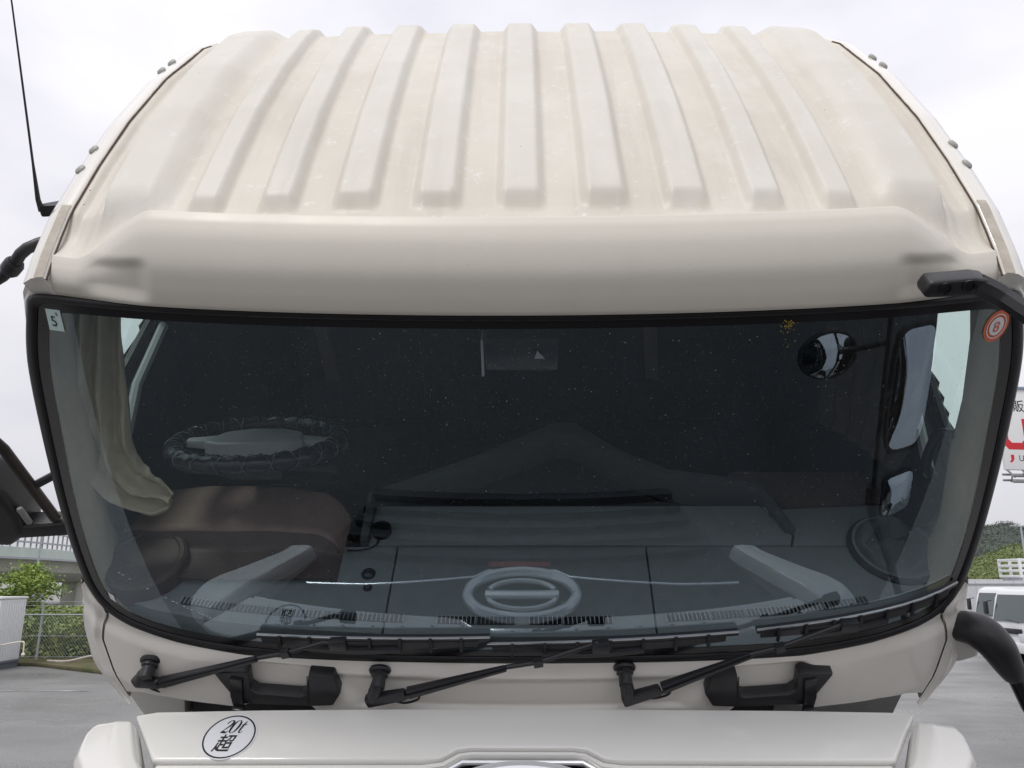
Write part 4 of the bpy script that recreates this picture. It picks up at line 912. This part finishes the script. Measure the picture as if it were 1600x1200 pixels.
def tree(name, loc, h, crown_r, cz, leafm, label, nleaf=2600, size=.10, group=None, seed=1, trunk_r=.07):
    t = empty(name, loc, label, 'tree', group); rg = random.Random(seed)
    bm = bmesh.new(); add_tube(bm, [(0, 0, 0), (.05, 0, h * .35), (-.03, .02, h * .7), (.02, 0, h * .93)], [trunk_r, trunk_r * .8, trunk_r * .5, trunk_r * .2], 8)
    tips = []
    for k in range(11):
        a = rg.uniform(0, 6.28); z0 = h * rg.uniform(.35, .75); e = Vector((math.cos(a) * crown_r * rg.uniform(.6, 1), math.sin(a) * crown_r * rg.uniform(.6, 1), min(h, z0 + h * rg.uniform(.08, .3)))); tips.append(e)
        add_tube(bm, [(0, 0, z0), e * .5 + Vector((0, 0, z0 * .5 + .05)), e], [trunk_r * .4, trunk_r * .25, .01], 6)
    from_bm('trunk', bm, BARK, t)
    pts = []
    for k in range(nleaf):
        if rg.random() < .75: c = rg.choice(tips); q = c + Vector((rg.gauss(0, crown_r * .26), rg.gauss(0, crown_r * .26), rg.gauss(0, crown_r * .14)))
        else: q = Vector((rg.gauss(0, crown_r * .45), rg.gauss(0, crown_r * .45), cz + rg.gauss(0, crown_r * .3)))
        pts.append(q)
    vs, fs = leaves(pts, size, rg); raw('crown', vs, fs, leafm, t); return t
tree('young_tree', (-17.9, 29.5, 0), 2.75, .95, 2.0, LEAF_Y, 'bright green young tree rising behind the chain link fence', 3000, .085, seed=4)
tree('shrub_tree', (-13.4, 27.6, 0), 1.9, .7, 1.45, LEAF_Y, 'low yellowish shrub showing above the fence top rail', 1300, .08, seed=9)
# portable cabin
SHW = mat('ribbed white cabin wall', (.72, .73, .74), .5, .4, var=.06); GRN = mat('green door frame', (.02, .22, .16), .4)
sh = empty('portable_cabin', (-14.06, 21.9, 0), 'white ribbed portable cabin with green door frame on a grey plastic base', 'cabin')
bm = bmesh.new(); add_box(bm, (0, 0, .98), (1.1, 1.1, 1.56)); from_bm('cabin_body', bm, SHW, sh, bevel=.02)
for i in range(10):
    bm = bmesh.new(); add_box(bm, (-.48 + .107 * i, -.556, .98), (.05, .02, 1.46)); from_bm('wall_rib', bm, SHW, sh, bevel=.005)
for i in range(10):
    bm = bmesh.new(); add_box(bm, (.556, -.48 + .107 * i, .98), (.02, .05, 1.46)); from_bm('wall_rib', bm, SHW, sh, bevel=.005)
bm = bmesh.new(); add_box(bm, (0, 0, 1.79), (1.16, 1.16, .06)); from_bm('cabin_roof', bm, SHW, sh, bevel=.02)
bm = bmesh.new(); add_box(bm, (-.36, -.575, 1.28), (.42, .03, .85)); dr = from_bm('door', bm, GRN, sh, bevel=.01)
bm = bmesh.new(); add_box(bm, (-.36, -.592, 1.28), (.33, .01, .76)); from_bm('door_panel', bm, SHW, dr)
bm = bmesh.new()
for i in range(4): add_box(bm, (-.42 + .28 * i, 0, .1), (.22, 1.12, .2))
add_box(bm, (0, 0, .17), (1.14, 1.10, .06)); from_bm('cabin_base', bm, mat('grey plastic pallet', (.12, .13, .15), .6, .4), sh, bevel=.015)
bm = bmesh.new(); add_tube(bm, smooth_curve([(.62, -.40, .62), (.95, -.40, .68), (1.18, -.40, .70), (1.21, -.40, .62), (1.22, -.40, .40)], 4), .018, 8); add_tube(bm, [(.5, -.40, .6), (.64, -.40, .623)], .018, 8); add_lathe(bm, [(.02, 0), (.05, .04), (.045, .07), (.02, .09)], (1.22, -.40, .34), (0, 0, 1), 12); from_bm('drain_pipe', bm, mat('ivory pipe', (.72, .68, .58), .5), sh)
HOSE = mat('dirty white hose', (.55, .52, .46), .6, .4, var=.3)
bm = bmesh.new(); add_tube(bm, smooth_curve([(-12.9, 22.75, .12), (-12.3, 22.7, .12), (-11.6, 22.7, .26), (-11.2, 22.7, .15), (-10.9, 22.75, .16), (-10.6, 22.75, .46), (-10.3, 22.8, .58), (-10.0, 22.8, .40), (-9.8, 22.7, .12), (-9.2, 22.5, .12)], 5), .03, 8); tag(from_bm('hose', bm, HOSE), 'dirty white hose snaking along the foot of the fence', 'hose')
bm = bmesh.new(); add_tube(bm, smooth_curve([(-10.5, 22.95, .55), (-10.35, 22.9, .3), (-10.15, 22.8, .13), (-9.6, 22.6, .13)], 5), .035, 8); add_box(bm, (-10.4, 22.95, .55), (.3, .2, .25)); add_box(bm, (-10.4, 22.97, .26), (.06, .06, .36)); tag(from_bm('black_pipe', bm, TYRE), 'black bent pipe with a junction box by the fence foot', 'pipe')

# elevated road
CONC = mat('weathered viaduct concrete', (.60, .60, .53), .85, .2, col2=(.45, .46, .39), vscale=.6); PGRN = mat('pale green fascia steel', (.60, .68, .62), .6, .3, var=.15, vscale=1)
hw = empty('elevated_road', (-28.8, 45, 0), 'pale green elevated road on concrete girder beyond the fence', 'viaduct'); HM = Matrix.Translation((28.8, -45, 0))
path = smooth_curve([(-42, 12, 0), (-34, 28, 0), (-30.2, 37, 0), (-28.8, 45, 0), (-29.4, 53, 0), (-32, 63, 0), (-38, 76, 0), (-52, 96, 0)], 6)
def sweep(name, prof, m, parent=hw, M=HM):
    vs, fs = [], []; n = len(prof)
    for i, p in enumerate(path):
        d = (path[min(i + 1, len(path) - 1)] - path[max(i - 1, 0)]).normalized(); s = Vector((d.y, -d.x, 0))
        for a, z in prof: vs.append(p + s * a + Vector((0, 0, z)))
    fs = [(i * n + k, i * n + (k + 1) % n, (i + 1) * n + (k + 1) % n, (i + 1) * n + k) for i in range(len(path) - 1) for k in range(n)] + [tuple(range(n)), tuple((len(path) - 1) * n + k for k in range(n))]
    return mesh(name, vs, fs, m, parent, M, angle=30)
sweep('deck', [(0, 3.55), (0, 4.15), (-.3, 4.2), (-7, 4.2), (-7, 3.55)], PGRN)
sweep('girder', [(-.6, 3.5), (-.9, 2.8), (-1.6, 2.35), (-2.6, 2.15), (-5, 2.15), (-6.2, 2.6), (-6.5, 3.5)], CONC)
sweep('fascia_beam', [(.06, 3.48), (.06, 3.60), (-.1, 3.60), (-.1, 3.48)], GALV)
sweep('rail', [(-.05, 5.02), (-.05, 5.10), (-.14, 5.10), (-.14, 5.02)], GALV); sweep('rail', [(-.05, 4.42), (-.05, 4.52), (-.14, 4.52), (-.14, 4.42)], GALV)
for i in range(0, len(path) - 1):
    for t in (0, .5):
        p = path[i].lerp(path[i + 1], t); bm = bmesh.new(); add_box(bm, (p.x - .1, p.y, 4.62), (.07, .07, .95)); from_bm('rail_post', bm, GREYM, hw, HM)
for i in (6, 16, 26, 36):
    p = path[min(i, len(path) - 1)]; bm = bmesh.new(); add_box(bm, (p.x - 3.6, p.y, 1.1), (1.4, 1.4, 2.2)); from_bm('pier', bm, CONC, hw, HM, bevel=.05)
lp = empty('road_lamp', (-26.4, 44.4, 0), 'thin lamp pole standing before the elevated road', 'lamp')
bm = bmesh.new(); add_tube(bm, [(0, 0, 0), (0, 0, 3.2), (0, 0, 5.3)], [.07, .055, .045], 8); from_bm('pole', bm, GALV, lp)
bm = bmesh.new(); add_beam(bm, (-.04, 0, 5.28), (.55, 0, 5.34), .1, .05, .16, .06, (0, 0, 1)); from_bm('lamp_head', bm, GALV, lp)

# ================================================================== BACKGROUND, RIGHT
BBW = mat('white sign face', (.80, .80, .80), .5, .4)
bb = empty('billboard', (19.9, 28.6, 0), 'white roadside billboard with red and black lettering on steel posts', 'billboard')
ang = R(8); BM = Matrix.Rotation(ang, 4, 'Z')
x0b = -2.95; zb0, zb1 = 6.02, 8.95
bm = bmesh.new(); add_box(bm, (0.5, 0, (zb0 + zb1) / 2), (6.9, .16, zb1 - zb0)); from_bm('sign_face', bm, BBW, bb, BM, bevel=.02)
bm = bmesh.new(); add_box(bm, (.5, -.02, zb1 + .03), (7.0, .24, .08)); from_bm('top_trim', bm, mat('blue grey trim', (.25, .30, .42), .4), bb, BM)
bm = bmesh.new()
for z in (zb0 - .25, zb0 - .45): add_tube(bm, [(-3.0, -.35, z), (4.0, -.35, z)], .05, 8); add_tube(bm, [(-3.0, .1, z + .1), (4.0, .1, z + .1)], .04, 8)
for k in range(12): add_tube(bm, [(-3 + .6 * k, -.35, zb0 - .25), (-2.7 + .6 * k, .1, zb0 - .4)], .025, 6); add_beam(bm, (-2.9 + .6 * k, -.35, zb0 - .3), (-2.9 + .6 * k, 0, zb0 + .02), .05, .05)
from_bm('catwalk_truss', bm, GREYM, bb, BM)
for x in (-.6, 2.4):
    bm = bmesh.new(); add_tube(bm, [(x, .25, 0), (x, .25, zb1 - .1)], .13, 12); from_bm('post', bm, GREYM, bb, BM)
for k in range(5):
    bm = bmesh.new(); add_beam(bm, (-2.6 + 1.3 * k, -.35, zb0 - .2), (-2.6 + 1.3 * k, -.7, zb0 - .05), .05, .04, up=(1, 0, 0)); add_box(bm, (-2.6 + 1.3 * k, -.75, zb0 - .02), (.22, .12, .12)); from_bm('flood_lamp', bm, GREYM, bb, BM)
def sign_text(body, size, x, z, m, name='lettering', sx=1., off=0.):
    me = text_mesh(body, size, 0, off, sx)
    for v in me.vertices: v.co = (x + v.co.x, -.084, z + v.co.y)
    return link(name, me, m, bb, BM)
sign_text('\u8ca9\u58f2', .46, -1.92, 8.28, INK, off=.004)
sign_text('\u8cb7\u53d6', .46, -.85, 8.28, INK, off=.004)
def sign_poly(poly, m):
    bm = bmesh.new(); add_prism(bm, poly, -.086, -.08, lambda a, b, h: (a, h, b)); from_bm('lettering', bm, m, bb, BM)
def blk(x, u=True):
    if u: sign_poly([(x, 7.85), (x + .30, 7.85), (x + .30, 7.10), (x + .42, 6.98), (x + .80, 6.98), (x + .92, 7.10), (x + .92, 7.85), (x + 1.22, 7.85), (x + 1.22, 7.02), (x + .95, 6.74), (x + .27, 6.74), (x, 7.02)], RED)
    else: sign_poly([(x + .8, 7.85), (x + 1.12, 7.85), (x + 1.12, 7.02), (x + .86, 6.74), (x + .05, 6.74), (x + .05, 6.98), (x + .68, 6.98), (x + .8, 7.1)], RED)
blk(-3.02 + .0 - 0.0); blk(-1.55, False); blk(.1); blk(1.6, False)
sign_text('U', .30, -2.32, 6.42, INK); sign_text('J', .30, -2.10, 6.42, RED); sign_text('GROUP', .30, -1.38, 6.42, INK, sx=1.1); sign_poly([(-2.72, 6.55), (-2.60, 6.55), (-2.60, 6.40), (-2.70, 6.28), (-2.80, 6.28), (-2.72, 6.38)], RED)

# wooded hills
def hill(name, cx, cy, prof, depth, m, label, nleaf, size, seed):
    vs, fs = [], []; NX_, NY_ = 120, 26
    xa, xb = prof[0][0], prof[-1][0]
    for j in range(NY_ + 1):
        t = j / NY_
        for i in range(NX_ + 1):
            x = xa + (xb - xa) * i / NX_; hh = interp(x, [p[0] for p in prof], [p[1] for p in prof]); z = hh * math.sin(t * math.pi / 2 * 1.0) ** .8
            z += (noise.noise(Vector((x * .12 + seed, t * 6, seed))) * .12 + noise.noise(Vector((x * .4, t * 17, seed))) * .06) * hh * (t > .02) * t
            vs.append((x, cy + depth * t, z - .05))
    fs = [(j * (NX_ + 1) + i, j * (NX_ + 1) + i + 1, (j + 1) * (NX_ + 1) + i + 1, (j + 1) * (NX_ + 1) + i) for j in range(NY_) for i in range(NX_)]
    h = mesh(name, vs, fs, m); h['kind'] = 'structure'
    rg = random.Random(seed); pts = []
    for k in range(nleaf):
        f = vs[rg.randrange(len(vs))]; c = Vector(f)
        if c.z < .3: continue
        cl = Vector((rg.gauss(0, size * 2.5), rg.gauss(0, size * 2.5), rg.uniform(0, size * 2.2)))
        pts.append(c + cl)
    a, b = leaves(pts, size, rg); l = raw('woodland', a, b, m); l['kind'] = 'stuff'; l['label'] = label
LEAF_F = leaf_mat('far woodland leaves', (.045, .06, .05), (.07, .09, .07), (.10, .12, .09))
hill('hill', 88, 150, [(70, 2), (92, 4.6), (104, 7.2), (112, 9.4), (120, 11), (140, 13), (180, 10), (240, 4)], 40, LEAF_D, 'green wooded slope behind the parked trucks', 60000, .28, 5)
hill('far_hill', 230, 400, [(200, 10), (250, 24), (272, 34), (285, 35), (300, 31), (330, 25), (420, 14)], 90, LEAF_F, 'dusky wooded hill far behind the green slope', 60000, .5, 8)

HOARD = mat('white hoarding sheet', (.62, .63, .66), .5, .3, var=.1, vscale=3)
ho = empty('site_hoarding', (32, 44, 0), 'long pale grey hoarding wall behind the parked trucks', 'wall')
for k in range(14):
    bm = bmesh.new(); add_box(bm, (-11 + 2.02 * k, 0, 1.17), (2.0, .06, 2.34)); from_bm('panel', bm, HOARD, ho, bevel=.01)
bm = bmesh.new(); add_box(bm, (2.2, -.05, 2.1), (28.4, .05, .06)); from_bm('capping_rail', bm, GALV, ho)
ls = empty('street_lamp', (36.7, 60, 0), 'tall thin street lamp in front of the wooded slope', 'lamp')
bm = bmesh.new(); add_tube(bm, [(0, 0, 0), (-.03, 0, 3.5), (-.06, 0, 6.15)], [.12, .10, .07], 10); from_bm('pole', bm, GALV, ls)
bm = bmesh.new(); add_beam(bm, (.05, 0, 6.15), (-.75, 0, 6.22), .1, .06, .28, .1, (0, 0, 1)); from_bm('lamp_head', bm, GALV, ls)

# parked light trucks (front faces image left, side faces the camera)
TW = mat('white vehicle paint', (.76, .77, .78), .3, .5, coat=.4); LENS = mat('clear lamp lens', (.7, .72, .75), .15, .6)
def light_truck(loc, label):
    t = empty('parked_truck', loc, label, 'truck', 'light trucks parked in the yard')
    # local: x to the rear, y away from camera, front at x=0, near side at y=0
    W2 = 1.7
    def pr(name, poly, y0, y1, m, parent=t, bevel=.03, seg=3):
        bm = bmesh.new(); add_prism(bm, poly, y0, y1, lambda a, b, h: (a, h, b)); return from_bm(name, bm, m, parent, bevel=bevel, seg=seg)
    body = pr('cab_body', [(.02, .42), (.0, .75), (.05, 1.12), (.22, 1.78), (.32, 1.97), (.5, 2.05), (1.45, 2.05), (1.55, 1.95), (1.55, .45)], 0, W2, TW, bevel=.06, seg=4)
    bm = bmesh.new(); vs = [(.048, .12, 1.16), (.048, W2 - .12, 1.16), (.245, W2 - .16, 1.86), (.245, .16, 1.86)]
    for k in range(4): bm.verts.new(Vector(vs[k]) + Vector((-.018, 0, .002)))
    bm.verts.ensure_lookup_table(); bm.faces.new(bm.verts[:]); from_bm('windscreen', bm, CARGL, t)
    wd = pr('side_window', [(.42, 1.18), (.52, 1.80), (.60, 1.86), (1.30, 1.86), (1.32, 1.16)], -.012, .004, CARGL, t, bevel=.004)
    pr('window_frame', [(.38, 1.12), (.40, 1.17), (1.36, 1.17), (1.36, 1.12)], -.016, .004, PLAST, wd, bevel=.003)
    pr('door_seam', [(.34, .60), (.355, .60), (.40, 1.1), (.385, 1.1)], -.005, .01, INK, t, bevel=0)
    pr('door_handle', [(1.18, .98), (1.32, .98), (1.32, 1.02), (1.18, 1.02)], -.03, .01, PLAST, t, bevel=.008)
    bm = bmesh.new(); add_box(bm, (-.02, W2 / 2, .50), (.14, 1.66, .26)); from_bm('bumper', bm, TW, t, bevel=.05)
    bm = bmesh.new(); add_box(bm, (-.012, W2 / 2, .92), (.04, 1.2, .14)); from_bm('grille', bm, GLOSSB, t, bevel=.015)
    for y in (.22, W2 - .22):
        bm = bmesh.new(); add_box(bm, (-.01, y, .78), (.05, .32, .2)); from_bm('headlight', bm, LENS, t, bevel=.02)
    for y, d in ((-.14, -1), (W2 + .14, 1)):
        bm = bmesh.new(); add_box(bm, (.02, y, 1.50), (.08, .16, .36)); m_ = from_bm('mirror', bm, PLAST, t, bevel=.03)
        bm = bmesh.new(); add_tube(bm, [(.12, y - d * .16, 1.7), (.03, y, 1.66)], .012, 6); from_bm('stay', bm, PLAST, m_)
    bm = bmesh.new(); add_tube(bm, [(-.03, .3, 1.14), (.0, .9, 1.22)], .01, 5); from_bm('wiper', bm, PLAST, t)
    for x in (.62, 3.1):
        for y in (.12, W2 - .12):
            bm = bmesh.new(); add_lathe(bm, [(.2, -.09), (.30, -.1), (.345, -.07), (.345, .07), (.30, .1), (.2, .09)], (x, y, .345), (0, 1, 0), 28); wh = from_bm('wheel', bm, TYRE, t)
            bm = bmesh.new(); add_lathe(bm, [(.21, -.07), (.21, .06), (.08, .03), (.02, .05)], (x, y, .345), (0, -1 if y < 1 else 1, 0), 20); from_bm('rim', bm, SILV, wh)
    pr('cargo_bed', [(1.65, .78), (4.6, .78), (4.6, 1.2), (1.65, 1.2)], .0, W2, TW, bevel=.02)
    pr('chassis', [(.4, .40), (4.5, .45), (4.5, .78), (.4, .70)], .5, 1.2, DIRTM, bevel=.01)
    pr('wheel_arch', [(.24, .42), (.28, .62), (.42, .74), (.82, .74), (.98, .62), (1.02, .42)], -.008, .25, DIRTM, t, bevel=.01)
    return t
light_truck((14.62, 25.5, 0), 'white light truck parked farthest left beside the hoarding wall')
light_truck((13.15, 21.9, 0), 'white light truck nosing into the right edge in front of the other')
# slatted work platform parked above the trucks
pf = empty('work_platform', (15.3, 24.1, 0), 'white slotted platform raised on a post above the parked trucks', 'platform')
for (a, b, nm) in ((0, -.5, 'side_wall'), (0, .5, 'side_wall')):
    for z in (2.36, 2.52, 2.66, 2.82):
        bm = bmesh.new(); add_box(bm, (0, b, z), (2.2, .05, .07)); from_bm('slat', bm, TW, pf, bevel=.01)
    for k in range(8):
        bm = bmesh.new(); add_box(bm, (-1.08 + .308 * k, b, 2.59), (.07, .06, .54)); from_bm('upright', bm, TW, pf, bevel=.01)
for z in (2.36, 2.52, 2.66, 2.82):
    bm = bmesh.new(); add_box(bm, (-1.1, 0, z), (.05, 1.0, .07)); from_bm('slat', bm, TW, pf, bevel=.01)
for k in range(6):
    bm = bmesh.new(); add_box(bm, (0, -.46 + .184 * k, 2.28), (2.1, .09, .08)); from_bm('floor_bar', bm, HOARD, pf)
bm = bmesh.new(); add_tube(bm, [(.7, 0, 0), (.7, 0, 2.3)], .12, 12); from_bm('post', bm, GREYM, pf)
bm = bmesh.new(); add_tube(bm, [(-.6, -.3, 2.93), (.9, -.3, 2.95)], .09, 10); add_box(bm, (-.3, -.3, 2.86), (.06, .4, .16)); add_box(bm, (.6, -.3, 2.86), (.06, .4, .16)); from_bm('rolled_sheet', bm, HOARD, pf)
